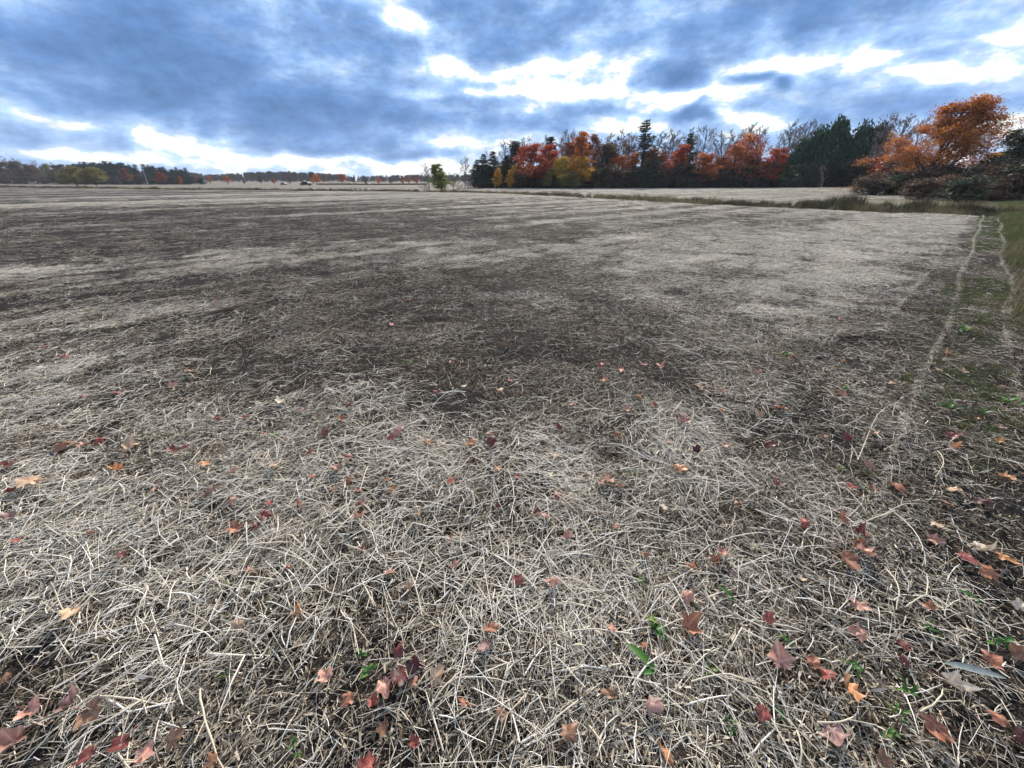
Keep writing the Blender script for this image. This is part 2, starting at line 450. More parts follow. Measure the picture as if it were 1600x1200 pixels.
STRAW = np.array((0.40, 0.365, 0.31)); SOIL = np.array((0.024, 0.0215, 0.0205))
def ground_zones(x, y):
    """colour of what lies on the ground, and how much of it covers the soil"""
    r = np.hypot(x, y); e = row_e(x, y); s = row_s(x, y); dd = ditch_dist(x, y)
    c = cover(x, y)
    tint = 0.9 + 0.25 * fbm(s / 14, e / 3, 3, 61)
    col = STRAW[None, :] * tint[:, None]
    oliv = np.clip(fbm(x / 16, y / 9, 3, 67) * 1.6 + 0.05, 0, 1) * sstep(18, 50, r)
    col = col * (1 - 0.35 * oliv[:, None]) + 0.35 * oliv[:, None] * np.array((0.22, 0.23, 0.12))
    amt = c * (0.22 + 0.62 * sstep(9, 30, r))
    def lay(m, colour, a):
        nonlocal col, amt
        m = np.clip(m, 0, 1)
        col = col * (1 - m[:, None]) + np.asarray(colour)[None, :] * m[:, None]
        amt = amt * (1 - m) + a * m
    nz = fbm(x / 2.5, y / 2.5, 4, 71)
    # grassy wheel track between the last rows, weedy verge
    lay(sstep(-0.05, 0.12, e) * (1 - sstep(0.55, 0.8, e)) * sstep(3, 9, s) * np.clip(0.35 + nz * 1.2, 0, 1) * 0.9, (0.075, 0.105, 0.04), 0.75)
    lay(sstep(0.85, 1.3, e + 0.35 * nz) * sstep(3, 9, s), (0.075, 0.10, 0.038), 0.85)
    lay(sstep(0.85, 1.6, e + 0.35 * nz) * sstep(13, 20, s), (0.06, 0.10, 0.035), 0.9)
    # far side of the ditch: pale fields
    far = sstep(3.5, 5.5, dd + nz)
    lay(far, (0.30, 0.27, 0.22), 0.55)
    band = fbm(x / 70, y / 9.0, 3, 83)
    lay(far * np.clip(band * 2.2, 0, 1) * 0.8, (0.19, 0.165, 0.12), 0.75)
    lay(far * sstep(38, 52, dd) * sstep(10, 45, x), (0.19, 0.15, 0.095), 0.9)
    lay(far * np.exp(-(((x - 60) / 7) ** 2 + ((y - 72) / 7) ** 2)) * 1.2, (0.33, 0.17, 0.075), 0.95)
    # ditch banks
    lay(np.exp(-((dd - 2.4) / 1.9) ** 2) * 1.1, (0.075, 0.085, 0.04), 0.9)
    # bushy bank and verge along the east side
    lay(far * sstep(54, 66, x + 3 * nz) * sstep(20, 40, y), (0.09, 0.065, 0.045), 0.95)
    lay(far * sstep(30, 36, x) * (1 - sstep(56, 64, x)) * (1 - sstep(40, 52, y)), (0.14, 0.13, 0.07), 0.9)
    # woodland floor
    wood = sstep(96, 104, y + 4 * nz) * sstep(-16, -8, x) * (1 - sstep(230, 260, y))
    lay(wood, (0.085, 0.052, 0.032), 0.95)
    return col, amt

def build_ground():
    az = np.concatenate([np.linspace(-pi, -1.15, 24, endpoint=False), np.linspace(-1.15, 1.15, 520), np.linspace(1.15, pi, 24)[1:-1]])
    rr = [0.12]
    while rr[-1] < 4200: rr.append(rr[-1] * 1.0165 + 0.006)
    rr = np.array(rr)
    A, R = np.meshgrid(az, rr, indexing='xy')
    x, y = (R * np.sin(A)).ravel(), (R * np.cos(A)).ravel()
    z = height(x, y)
    n, k = len(az), len(rr)
    idx = np.arange(n * k).reshape(k, n)
    a = idx[:-1]; b = idx[1:]
    q = np.stack([a, b, np.roll(b, -1, 1), np.roll(a, -1, 1)], -1).reshape(-1, 4)
    verts = np.concatenate([np.stack([x, y, z], 1), [[0, 0, height(0.0, 0.0)]]])
    tri = np.stack([idx[0], np.roll(idx[0], -1), np.full(n, n * k)], -1)
    col, amt = ground_zones(verts[:, 0], verts[:, 1])
    m, N = new_mat('stubble_soil')
    geo = N.n('ShaderNodeNewGeometry').outputs['Position']
    c = attr(N, 'zone', 'Color'); am = attr(N, 'amount')
    rot = N.n('ShaderNodeMapping', {'Vector': geo, 'Rotation': (0, 0, ROW_AZ - pi / 2)}).outputs[0]   # x along the rows
    n1 = N.noise(geo, 38.0, 3, 0.65)
    n2 = N.noise(N.v('MULTIPLY', rot, (0.25, 1.0, 1.0)), 3.2, 5, 0.72)
    n3 = N.noise(N.v('MULTIPLY', rot, (0.09, 0.7, 1.0)), 0.7, 5, 0.7)
    n4 = N.noise(geo, 7.0, 5, 0.75)
    nn = N.m('ADD', N.m('MULTIPLY', n1, 0.25), N.m('ADD', N.m('MULTIPLY', n2, 0.27), N.m('ADD', N.m('MULTIPLY', n3, 0.22), N.m('MULTIPLY', n4, 0.26))))
    thr = N.m('SUBTRACT', N.m('ADD', am, 0.0), N.m('MULTIPLY', N.m('SUBTRACT', nn, 0.5), 4.2))
    fac = N.mapr(thr, 0.30, 0.72, 0, 1, True)
    soil = N.ramp(N.noise(geo, 14.0, 4, 0.7), [(0.25, tuple(SOIL * 0.55)), (0.55, tuple(SOIL)), (0.8, tuple(SOIL * 2.1))])
    cv = N.v('MULTIPLY', c, N.n('ShaderNodeCombineXYZ', {0: N.mapr(n4, 0.25, 0.75, 0.62, 1.3), 1: N.mapr(n4, 0.25, 0.75, 0.62, 1.3), 2: N.mapr(n4, 0.25, 0.75, 0.60, 1.34)}).outputs[0])
    colr = N.mix(fac, soil, cv)
    bmp = N.n('ShaderNodeBump', {'Strength': 0.9, 'Distance': 0.03, 'Height': N.m('ADD', n1, N.m('MULTIPLY', n4, 2.0))})
    finish(m, N, bsdf(N, colr, 0.95, bmp.outputs[0], 0.12))
    me = mesh_np('ground', verts, [q, tri[:, ::-1]], [m], {'zone': col, 'amount': amt}, smooth=True)
    if me.polygons[0].normal.z < 0: me.flip_normals()
    g = obj('ground', me)
    tag(g, 'harvested field with dark soil under pale straw stubble', 'ground', kind='structure')
build_ground()

# ------------------------------------------------------------------ straw, chaff and grass lying on the field
rng = np.random.default_rng(7)
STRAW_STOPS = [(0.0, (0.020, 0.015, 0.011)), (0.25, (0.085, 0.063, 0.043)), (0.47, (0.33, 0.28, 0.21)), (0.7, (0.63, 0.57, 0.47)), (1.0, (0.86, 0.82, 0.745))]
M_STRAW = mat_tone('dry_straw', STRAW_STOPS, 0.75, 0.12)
M_CHAFF = mat_tone('chaff', STRAW_STOPS, 0.9, 0.2)
def disc(n, rad):
    r = rad * rng.random(n) ** 0.6; a = rng.random(n) * 2 * pi
    return r * np.cos(a), r * np.sin(a)
def straw_lines(n, rad, lmin, lmax, dir_spread, zmax, r0, r1, K=5, bend=0.35, tilt=0.10):
    c = np.stack(disc(n, rad), 1)
    th = rng.normal(0, dir_spread, n)
    L = lmin + (lmax - lmin) * rng.random(n) ** 2.3
    k = rng.normal(0, bend, n) * 1.0
    kink = np.where(rng.random(n) < 0.22, rng.normal(0, 0.7, n), 0)
    tl = rng.normal(0, tilt, n)
    t = np.linspace(-0.5, 0.5, K)
    ang = th[:, None] + k[:, None] * t[None, :] * 2 + kink[:, None] * (t[None, :] > 0.1)
    step = L[:, None] / (K - 1)
    dx, dy = np.cos(ang) * step, np.sin(ang) * step
    x = np.cumsum(dx, 1); y = np.cumsum(dy, 1)
    x = x - x.mean(1, keepdims=True) + c[:, :1]; y = y - y.mean(1, keepdims=True) + c[:, 1:]
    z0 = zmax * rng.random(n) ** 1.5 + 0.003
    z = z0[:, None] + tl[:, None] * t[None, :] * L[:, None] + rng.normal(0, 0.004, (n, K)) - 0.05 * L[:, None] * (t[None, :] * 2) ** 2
    r = r0 + (r1 - r0) * rng.random(n) ** 2.0
    taper = np.interp(t, [-0.5, 0.4, 0.5], [1.0, 0.75, 0.5])
    return np.stack([x, y, z], 2), r[:, None] * taper[None, :], z0 / zmax
def slivers(g, n, rad, lmin, lmax, wmin, wmax, zmax, tone_lo, tone_hi):
    """flat bits of leaf, husk and split stem"""
    c = np.stack([*disc(n, rad), 0.002 + zmax * rng.random(n) ** 1.4], 1)
    th = rng.random(n) * 2 * pi
    L = lmin + (lmax - lmin) * rng.random(n) ** 1.7; W = wmin + (wmax - wmin) * rng.random(n)
    d = np.stack([np.cos(th), np.sin(th), rng.normal(0, 0.28, n)], 1); d /= np.linalg.norm(d, axis=1, keepdims=True)
    s = np.stack([-np.sin(th), np.cos(th), rng.normal(0, 0.5, n)], 1)
    up = np.cross(d, s)
    mid = c + up * (L * rng.normal(0, 0.13, n))[:, None]
    a, b = c - d * L[:, None] / 2, c + d * L[:, None] / 2
    w = s * (W / 2)[:, None]
    V = np.stack([a - w * 0.5, a + w * 0.5, mid + w, mid - w, b + w * 0.35, b - w * 0.35], 1)
    i = np.arange(n)[:, None] * 6
    q = np.concatenate([i + np.array([[0, 1, 2, 3]]), i + np.array([[3, 2, 4, 5]])])
    g.add(V.reshape(-1, 3), q, np.repeat(tone_lo + (tone_hi - tone_lo) * rng.random(n), 6))
LEVELS = [1.0, 0.74, 0.52, 0.34, 0.19, 0.08]
def long_clump(level):
    """a round patch of straw, 0.7 m across, as thick as the level says"""
    g = Geo(); rad = 0.36
    n = int(590 * level)
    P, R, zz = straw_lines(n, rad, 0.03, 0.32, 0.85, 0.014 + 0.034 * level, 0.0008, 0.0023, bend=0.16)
    tone = np.clip(0.08 + 0.86 * zz + rng.normal(0, 0.2, n), 0.0, 1)  # low straws darker, top ones paler: shade of the gaps put into the tone
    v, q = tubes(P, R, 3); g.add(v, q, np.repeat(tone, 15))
    n = max(2, int(60 * level))
    P, R, zz = straw_lines(n, rad, 0.05, 0.30, 1.0, 0.02 + 0.036 * level, 0.0020, 0.0034, bend=0.2)
    v, q = tubes(P, R, 5); g.add(v, q, np.repeat(np.clip(0.74 + rng.normal(0, 0.17, n), 0.1, 1), 25))
    m = max(2, int(80 * level))          # side branches on the thick stems
    j = rng.integers(0, n, m); st = P[j, 2]; an = rng.random(m) * 2 * pi
    ln = rng.uniform(0.03, 0.09, m)
    d = np.stack([np.cos(an), np.sin(an), rng.uniform(-0.1, 0.5, m)], 1)
    t = np.linspace(0, 1, 3)
    B = st[:, None, :] + d[:, None, :] * (ln[:, None] * t[None, :])[..., None]
    v, q = tubes(B, np.repeat(np.array([[0.0016, 0.0014, 0.0008]]), m, 0), 3); g.add(v, q, 0.6)
    slivers(g, int(500 * level), rad, 0.012, 0.05, 0.002, 0.006, 0.01 + 0.03 * level, 0.04, 0.70)
    return g.mesh('straw_clump', [M_STRAW])
def row_clump(k):
    """a narrow wisp of straw dropped along a row"""
    g = Geo(); n = 22
    P, R, zz = straw_lines(n, 0.022, 0.05, 0.22, 0.5, 0.05, 0.0009, 0.0022)
    P[:, :, 0] += rng.uniform(-0.3, 0.3, n)[:, None]
    v, q = tubes(P, R, 3); g.add(v, q, np.repeat(np.clip(0.62 + rng.normal(0, 0.16, n), 0.1, 1), 15))
    return g.mesh('straw_row', [M_STRAW])
def chaff_clump(k):
    g = Geo()
    slivers(g, 1300, 0.36, 0.010, 0.045, 0.002, 0.007, 0.022, 0.0, 0.62)
    P, R, zz = straw_lines(240, 0.36, 0.03, 0.12, 3.0, 0.025, 0.0009, 0.0020, K=3)
    v, q = tubes(P, R, 3); g.add(v, q, np.repeat(np.clip(0.5 + rng.normal(0, 0.2, 240), 0, 1), 9))
    return g.mesh('chaff_clump', [M_CHAFF])
def dark_clump(k):
    """trodden, rotting litter and crumbs of earth between the straw"""
    g = Geo()
    slivers(g, 900, 0.36, 0.010, 0.040, 0.002, 0.008, 0.016, 0.0, 0.34)
    P, R, zz = straw_lines(170, 0.36, 0.03, 0.20, 3.0, 0.026, 0.0008, 0.0019, K=4, bend=0.2)
    v, q = tubes(P, R, 3); g.add(v, q, np.repeat(np.clip(0.46 + rng.normal(0, 0.28, 170), 0, 1), 12))
    return g.mesh('litter_clump', [M_CHAFF])
def fan_points(rho, r0, r1, half=1.10, seed=1):
    """points spread over the part of the field in front, rho(r) per square metre"""
    rg = np.random.default_rng(seed)
    rs = np.linspace(r0, r1, 2000)
    w = np.array([rho(r) * (1.55 if r < 3.2 else 1.0) for r in rs]) * rs * 2 * half
    n = int(np.trapz(w, rs))
    cdf = np.cumsum(w); cdf /= cdf[-1]
    r = np.interp(rg.random(n), cdf, rs); a = rg.uniform(-half, half, n)
    a = np.where(r < 3.2, a * 1.55, a)
    return r * np.sin(a), r * np.cos(a), rg
def lay_down(name, protos, x, y, rg, az, spread, smin, smax, label, cat, lift=0.0):
    n = len(x)
    z = height(x, y) + lift
    h = 0.15
    sx = (height(x + h, y) - height(x - h, y)) / (2 * h); sy = (height(x, y + h) - height(x, y - h)) / (2 * h)
    rz = (pi / 2 - az) + rg.normal(0, spread, n)
    # tip each clump to the slope under it
    rx = np.clip(sy * np.cos(rz) - sx * np.sin(rz), -0.35, 0.35); ry = np.clip(-(sx * np.cos(rz) + sy * np.sin(rz)), -0.35, 0.35)
    s = rg.uniform(smin, smax, n)
    o = scatter(name, protos, np.stack([x, y, z], 1), np.stack([rx, ry, rz], 1), np.stack([s, s, s], 1), rg.integers(0, len(protos), n))
    tag(o, label, cat, kind='stuff')
    return o
def field_only(x, y):
    return (ditch_dist(x, y) < 0.2) & (row_e(x, y) < 1.0)

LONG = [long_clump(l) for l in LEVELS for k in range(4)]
ROW = [row_clump(k) for k in range(4)]
CHAFF = [chaff_clump(k) for k in range(8)]
DARK = [dark_clump(k) for k in range(8)]
# long straw on a shaken grid: patches of the thickness that the cover asks for
def straw_bed():
    rg = np.random.default_rng(11)
    XS, YS, SS, II = [], [], [], []
    for r0, r1, step, sc in ((0.0, 11.0, 0.40, 1.0), (11.0, 28.0, 0.62, 1.5), (28.0, 66.0, 1.05, 2.4)):
        a = np.arange(-r1 * 0.95 - 1, r1 * 0.95 + 1, step); b = np.arange(-1.0, r1 + 1, step)
        x, y = (v.ravel() for v in np.meshgrid(a, b))
        x = x + rg.uniform(-0.5, 0.5, len(x)) * step; y = y + rg.uniform(-0.5, 0.5, len(x)) * step
        r = np.hypot(x, y); az = np.abs(np.arctan2(x, y))
        k = (r >= r0) & (r < r1) & ((az < 1.08) | (r < 3.5)) & field_only(x, y) & (ditch_dist(x, y) < -0.5 * sc)
        x, y = x[k], y[k]
        c = np.clip(cover(x, y), 0, 1)
        rr = np.hypot(x, y)
        want = 0.02 + (1.0 - 0.55 * sstep(4, 24, rr)) * c ** (1.5 + 1.6 * sstep(3, 16, rr)) + rg.normal(0, 0.04, len(x))
        j = np.abs(want[:, None] - np.array(LEVELS)[None, :]).argmin(1)
        skip = want < 0.04
        XS.append(x[~skip]); YS.append(y[~skip]); SS.append(np.full((~skip).sum(), sc) * rg.uniform(0.85, 1.15, (~skip).sum())); II.append(j[~skip] * 4 + rg.integers(0, 4, (~skip).sum()))
    x, y, s, i = (np.concatenate(v) for v in (XS, YS, SS, II))
    # wisps of straw left in lines along the edge of the field
    for off, s0, s1, wob in ((0.20, 2.2, 36, 0.03), (0.76, 3.5, 36, 0.05), (-0.28, 6.0, 36, 0.03), (-0.98, 5, 36, 0.03), (-1.74, 5, 34, 0.03), (-2.5, 7, 34, 0.03), (-3.26, 8, 33, 0.03), (-4.02, 9, 32, 0.03)):
        t = np.arange(s0, s1, 0.17); t = t + rg.normal(0, 0.08, len(t)); t = t[rg.random(len(t)) < (0.8 if off > -0.1 else 0.5 if off > -0.5 else 0.34) + 0.5 * fbm(t / 1.7, 0 * t + off * 9, 2, 77)]
        e = off + wob * np.sin(t * 0.8 + off * 7) + rg.normal(0, 0.012, len(t))
        x = np.append(x, t * RD[0] + e * RN[0]); y = np.append(y, t * RD[1] + e * RN[1])
        s = np.append(s, rg.uniform(0.7, 1.0, len(t))); i = np.append(i, 24 + rg.integers(0, 4, len(t)))
    n = len(x); z = height(x, y) + np.where(i >= 24, 0.015, 0.0); h = 0.2
    sx = (height(x + h, y) - height(x - h, y)) / (2 * h); sy = (height(x, y + h) - height(x, y - h)) / (2 * h)
    wave = np.where(i >= 24, 0.06, 1.0)
    rz = pi / 2 - ROW_AZ + wave * (0.9 * fbm(x / 2.2, y / 2.2, 2, 91) + rg.normal(0, 0.6, n))
    rx = np.clip(sy * np.cos(rz) - sx * np.sin(rz), -0.3, 0.3); ry = np.clip(-(sx * np.cos(rz) + sy * np.sin(rz)), -0.3, 0.3)
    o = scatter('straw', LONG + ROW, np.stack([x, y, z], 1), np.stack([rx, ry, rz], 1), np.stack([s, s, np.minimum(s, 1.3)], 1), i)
    tag(o, 'tangled pale straw stems strewn over the whole field', 'straw', kind='stuff')
straw_bed()
x, y, rg = fan_points(lambda r: 6.0 * min(1.0, (4.0 / r) ** 1.6), 0.25, 18, seed=12)
keep = field_only(x, y) & (rg.random(len(x)) < 0.12 + 0.88 * cover(x, y) ** 1.3)
lay_down('chaff', CHAFF, x[keep], y[keep], rg, ROW_AZ, 2.0, 0.8, 1.25, 'short broken bits of tan chaff between the straw', 'chaff')
def litter_points():
    rg = np.random.default_rng(13); out = []
    for r0, r1, step in ((0, 9, 0.44), (9, 20, 0.62), (20, 44, 1.0)):
        a = np.arange(-r1 * 0.95 - 1, r1 * 0.95 + 1, step); b = np.arange(-1.0, r1 + 1, step)
        x, y = (v.ravel() for v in np.meshgrid(a, b))
        x = x + rg.uniform(-0.5, 0.5, len(x)) * step; y = y + rg.uniform(-0.5, 0.5, len(x)) * step
        r = np.hypot(x, y); k = (r >= r0) & (r < r1) & ((np.abs(np.arctan2(x, y)) < 1.08) | (r < 3.5)); out.append((x[k], y[k]))
    return np.concatenate([o[0] for o in out]), np.concatenate([o[1] for o in out]), rg
x, y, rg = litter_points()
keep = ditch_dist(x, y) < 0
lay_down('plant_litter', DARK, x[keep], y[keep], rg, ROW_AZ, 2.0, 0.8, 1.3, 'dark rotting plant litter pressed into the soil', 'litter')

# grass: verge, wheel track, ditch
def grass_clump(n, h, spread, w, mat, lean=0.35, tone=(0.2, 0.9), K=4):
    g = Geo()
    b = np.stack([rng.normal(0, spread, n), rng.normal(0, spread, n), np.zeros(n)], 1)
    th = rng.random(n) * 2 * pi; L = h * rng.uniform(0.45, 1.0, n); ln = np.abs(rng.normal(0, lean, n)) + 0.05
    t = np.linspace(0, 1, K)
    out = (ln * L)[:, None] * t[None, :] ** 1.8
    P = np.stack([b[:, :1] + np.cos(th)[:, None] * out, b[:, 1:2] + np.sin(th)[:, None] * out, L[:, None] * t[None, :] * (1 - 0.25 * ln[:, None] * t[None, :])], 2)
    W = w * rng.uniform(0.6, 1.2, n)[:, None] * (1 - 0.85 * t[None, :] ** 2)
    sd = np.stack([-np.sin(th), np.cos(th), 0 * th], 1)[:, None, :]
    V = np.stack([P - sd * W[..., None] / 2, P + sd * W[..., None] / 2], 2).reshape(-1, 3)
    idx = np.arange(n * K * 2).reshape(n, K, 2)
    q = np.stack([idx[:, :-1, 0], idx[:, :-1, 1], idx[:, 1:, 1], idx[:, 1:, 0]], -1).reshape(-1, 4)
    tn = rng.uniform(*tone, n)
    g.add(V, q, (tn[:, None, None] * np.ones((1, K, 2))).ravel())
    return g.mesh('grass_clump', [mat])
M_GRASS = mat_tone('verge_grass', [(0.0, (0.025, 0.05, 0.015)), (0.45, (0.06, 0.105, 0.028)), (0.75, (0.14, 0.15, 0.05)), (1.0, (0.30, 0.25, 0.13))], 0.7, 0.35, 0.25)
M_DRYGRASS = mat_tone('dry_grass', [(0.0, (0.04, 0.045, 0.02)), (0.4, (0.11, 0.095, 0.05)), (0.75, (0.22, 0.175, 0.10)), (1.0, (0.38, 0.31, 0.20))], 0.8, 0.3, 0.2)
M_REED = mat_tone('ditch_weeds', [(0.0, (0.018, 0.024, 0.012)), (0.4, (0.045, 0.05, 0.025)), (0.75, (0.10, 0.085, 0.05)), (1.0, (0.25, 0.20, 0.13))], 0.8, 0.35, 0.2)
GREEN = [grass_clump(46, 0.20, 0.09, 0.006, M_GRASS, 0.6, (0.2, 0.8)) for k in range(5)]
BROWN = [grass_clump(60, 0.34, 0.10, 0.006, M_DRYGRASS, 0.6, (0.2, 1.0)) for k in range(5)]
REED = [grass_clump(70, 1.15, 0.22, 0.022, M_REED, 0.22, (0.0, 0.9)) for k in range(6)]
def strip(n, s0, s1, e0, e1, seed, power=1.0):
    rg = np.random.default_rng(seed)
    s = s0 + (s1 - s0) * rg.random(n) ** power; e = rg.uniform(e0, e1, n)
    return s * RD[0] + e * RN[0], s * RD[1] + e * RN[1], rg
x, y, rg = strip(11000, 3.0, 46, 0.85, 6.5, 21, 1.3)
k = (rg.random(len(x)) < np.clip(0.35 + fbm(x / 2.0, y / 2.0, 3, 97) + 0.5 * sstep(0.9, 2.0, row_e(x, y)), 0, 1)) & (row_e(x, y) > 0.92 + 0.3 * fbm(x / 1.2, y / 1.2, 2, 99))
lay_down('dry_verge_grass', BROWN, x[k], y[k], rg, 0, 3, 0.6, 1.2, 'brownish dry grass on the verge beside the wheel track', 'grass')
x, y, rg = strip(12000, 3.0, 50, 1.0, 8.0, 22, 1.0)
k = (rg.random(len(x)) < np.clip(0.12 + 1.0 * sstep(9, 20, row_s(x, y)) + 0.6 * fbm(x / 2.4, y / 2.4, 3, 101), 0, 1))
lay_down('green_verge_grass', GREEN, x[k], y[k], rg, 0, 3, 0.9, 2.0, 'green grass on the verge at the corner of the field', 'grass')
x, y, rg = strip(4200, 2.2, 36, 0.05, 0.85, 23, 1.0)
k = rg.random(len(x)) < np.clip(0.25 + 1.6 * fbm(x / 1.3, y / 1.3, 3, 103), 0, 0.9)
lay_down('wheel_track_grass', GREEN, x[k], y[k], rg, 0, 3, 0.20, 0.40, 'low green grass growing between two straw rows of the wheel track', 'grass')
# ditch weeds follow the end of the field
def along_ditch(n, seed, d0, d1):
    rg = np.random.default_rng(seed)
    seg = np.diff(DITCH, axis=0); ln = np.hypot(seg[:, 0], seg[:, 1])
    cum = np.concatenate([[0], np.cumsum(ln)])
    dist = np.hypot((DITCH[1:, 0] + DITCH[:-1, 0]) / 2, (DITCH[1:, 1] + DITCH[:-1, 1]) / 2)
    w = ln / np.maximum(dist, 20) ** 0.8
    j = rg.choice(len(seg), n, p=w / w.sum()); t = rg.random(n)
    p = DITCH[j] + seg[j] * t[:, None]
    nrm = np.stack([seg[j, 1], -seg[j, 0]], 1) / ln[j][:, None]
    d = rg.uniform(d0, d1, n)
    return p[:, 0] + nrm[:, 0] * d, p[:, 1] + nrm[:, 1] * d, rg
x, y, rg = along_ditch(11000, 31, 0.7, 4.6)
px, py = project(x, y, 0 * x)
tall = np.interp(px, [0, 250, 640, 760, 860, 1000, 1250, 1320, 1480, 1560, 1600], [.7, .55, .55, .35, .4, .4, .45, .9, .95, .65, .55])
k = rg.random(len(x)) < np.clip(0.75 + 0.8 * fbm(x / 4, y / 4, 3, 107), 0.12, 1)
x, y, tall = x[k], y[k], tall[k]
s = tall * rg.uniform(0.45, 1.05, len(x)) * (0.85 + 0.5 * fbm(x / 3, y / 3, 2, 109))
o = scatter('ditch_weeds', REED, np.stack([x, y, height(x, y)], 1), np.stack([0 * x, 0 * x, rg.random(len(x)) * 6.28], 1), np.stack([s * 1.3, s * 1.3, s], 1), rg.integers(0, 6, len(x)))
tag(o, 'dark tall weeds and reeds filling the ditch across the field', 'weeds', kind='stuff')
x, y, rg = along_ditch(3500, 32, -0.2, 5.5)
k = rg.random(len(x)) < np.clip(0.5 + fbm(x / 3, y / 3, 3, 111), 0.1, 1)
x, y = x[k], y[k]; s = rg.uniform(0.9, 2.2, len(x))
o = scatter('ditch_grass', BROWN, np.stack([x, y, height(x, y)], 1), np.stack([0 * x, 0 * x, rg.random(len(x)) * 6.28], 1), np.stack([s, s, s], 1), rg.integers(0, 5, len(x)))
tag(o, 'faded brown grass along the banks of the ditch', 'grass', kind='stuff')

# sparse stubble on the field beyond the ditch
rg = np.random.default_rng(61); n = 5200
x = rg.uniform(-40, 75, n); y = rg.uniform(40, 104, n)
dd = ditch_dist(x, y)
k = (dd > 6) & (np.abs(x) < y * 1.05) & (rg.random(n) < np.clip(0.45 + 1.5 * fbm(x / 70, y / 6.0, 3, 183), 0.02, 1)) & (x < 56 + 6 * fbm(x / 9, y / 9, 2, 185))
x, y = x[k], y[k]; s = rg.uniform(2.0, 3.4, len(x))
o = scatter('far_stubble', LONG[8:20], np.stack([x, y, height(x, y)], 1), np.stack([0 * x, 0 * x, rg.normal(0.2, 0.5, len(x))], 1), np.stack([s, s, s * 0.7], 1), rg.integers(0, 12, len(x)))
tag(o, 'pale stubble in strips on the field before the wood', 'stubble', kind='stuff')

# ------------------------------------------------------------------ trees
M_BARK = mat_plain('bark', (0.075, 0.06, 0.05), 0.95, var=0.45, scale=3.0, spec=0.1)
M_PALEBARK = mat_plain('pale_bark', (0.20, 0.155, 0.105), 0.9, var=0.4, scale=3.0, spec=0.1)
M_TWIG = mat_tone('twigs', [(0.0, (0.11, 0.09, 0.085)), (0.5, (0.19, 0.16, 0.15)), (1.0, (0.28, 0.24, 0.225))], 0.95, 0.3)
M_LEAF = mat_leaf('autumn_leaves', 0.30, 0.65, 0.62, 0.022)
M_NEEDLE = mat_leaf('needles', 0.12, 0.6, 0.5, 0.02)

class Sk:
    """branch skeleton: lists of centre lines by level"""
    def __init__(s, seed): s.rg = np.random.default_rng(seed); s.lines = []
    def line(s, p, d, L, K, r0, r1, wander=0.12, lift=0.0):
        rg = s.rg
        P = [np.array(p, float)]; d = np.array(d, float); d /= np.linalg.norm(d)
        for k in range(K - 1):
            d = d + rg.normal(0, wander, 3) + np.array([0, 0, lift]); d /= np.linalg.norm(d)
            P.append(P[-1] + d * L / (K - 1))
        P = np.array(P); R = np.linspace(r0, r1, K)
        s.lines.append((P, R)); return P, R
    def at(s, P, t):
        f = t * (len(P) - 1); i = min(int(f), len(P) - 2); w = f - i
        return P[i] * (1 - w) + P[i + 1] * w, P[i + 1] - P[i]
    def child_dir(s, tan, ang, az=None):
        tan = tan / np.linalg.norm(tan)
        ref = np.array([1.0, 0, 0]) if abs(tan[2]) > 0.8 else np.array([0, 0, 1.0])
        a = np.cross(tan, ref); a /= np.linalg.norm(a); b = np.cross(tan, a)
        az = s.rg.random() * 2 * pi if az is None else az
        return tan * math.cos(ang) + (a * math.cos(az) + b * math.sin(az)) * math.sin(ang)
def pack(lines, sides):
    g = Geo()
    byk = {}
    for P, R in lines: byk.setdefault(len(P), []).append((P, R))
    for K, ls in byk.items():
        v, q = tubes(np.array([l[0] for l in ls]), np.array([l[1] for l in ls]), sides)
        g.add(v, q, np.repeat(np.random.default_rng(len(ls)).random(len(ls)), K * sides))
    return g
def leaf_quads(g, c, size, rg, flat=0.0, tone=None, aspect=0.6):
    n = len(c)
    d = rg.normal(0, 1, (n, 3)); d[:, 2] *= (1 - flat); d /= np.linalg.norm(d, axis=1, keepdims=True)
    s = rg.normal(0, 1, (n, 3)); s -= d * (s * d).sum(1, keepdims=True); s /= np.linalg.norm(s, axis=1, keepdims=True)
    L = size * rg.uniform(0.6, 1.3, n)
    a, w = d * (L / 2)[:, None], s * (L * aspect / 2)[:, None]
    V = np.stack([c - a, c + w, c + a, c - w], 1).reshape(-1, 3)
    q = np.arange(n * 4).reshape(n, 4)
    t = rg.random(n) if tone is None else tone
    g.add(V, q, np.repeat(t, 4))
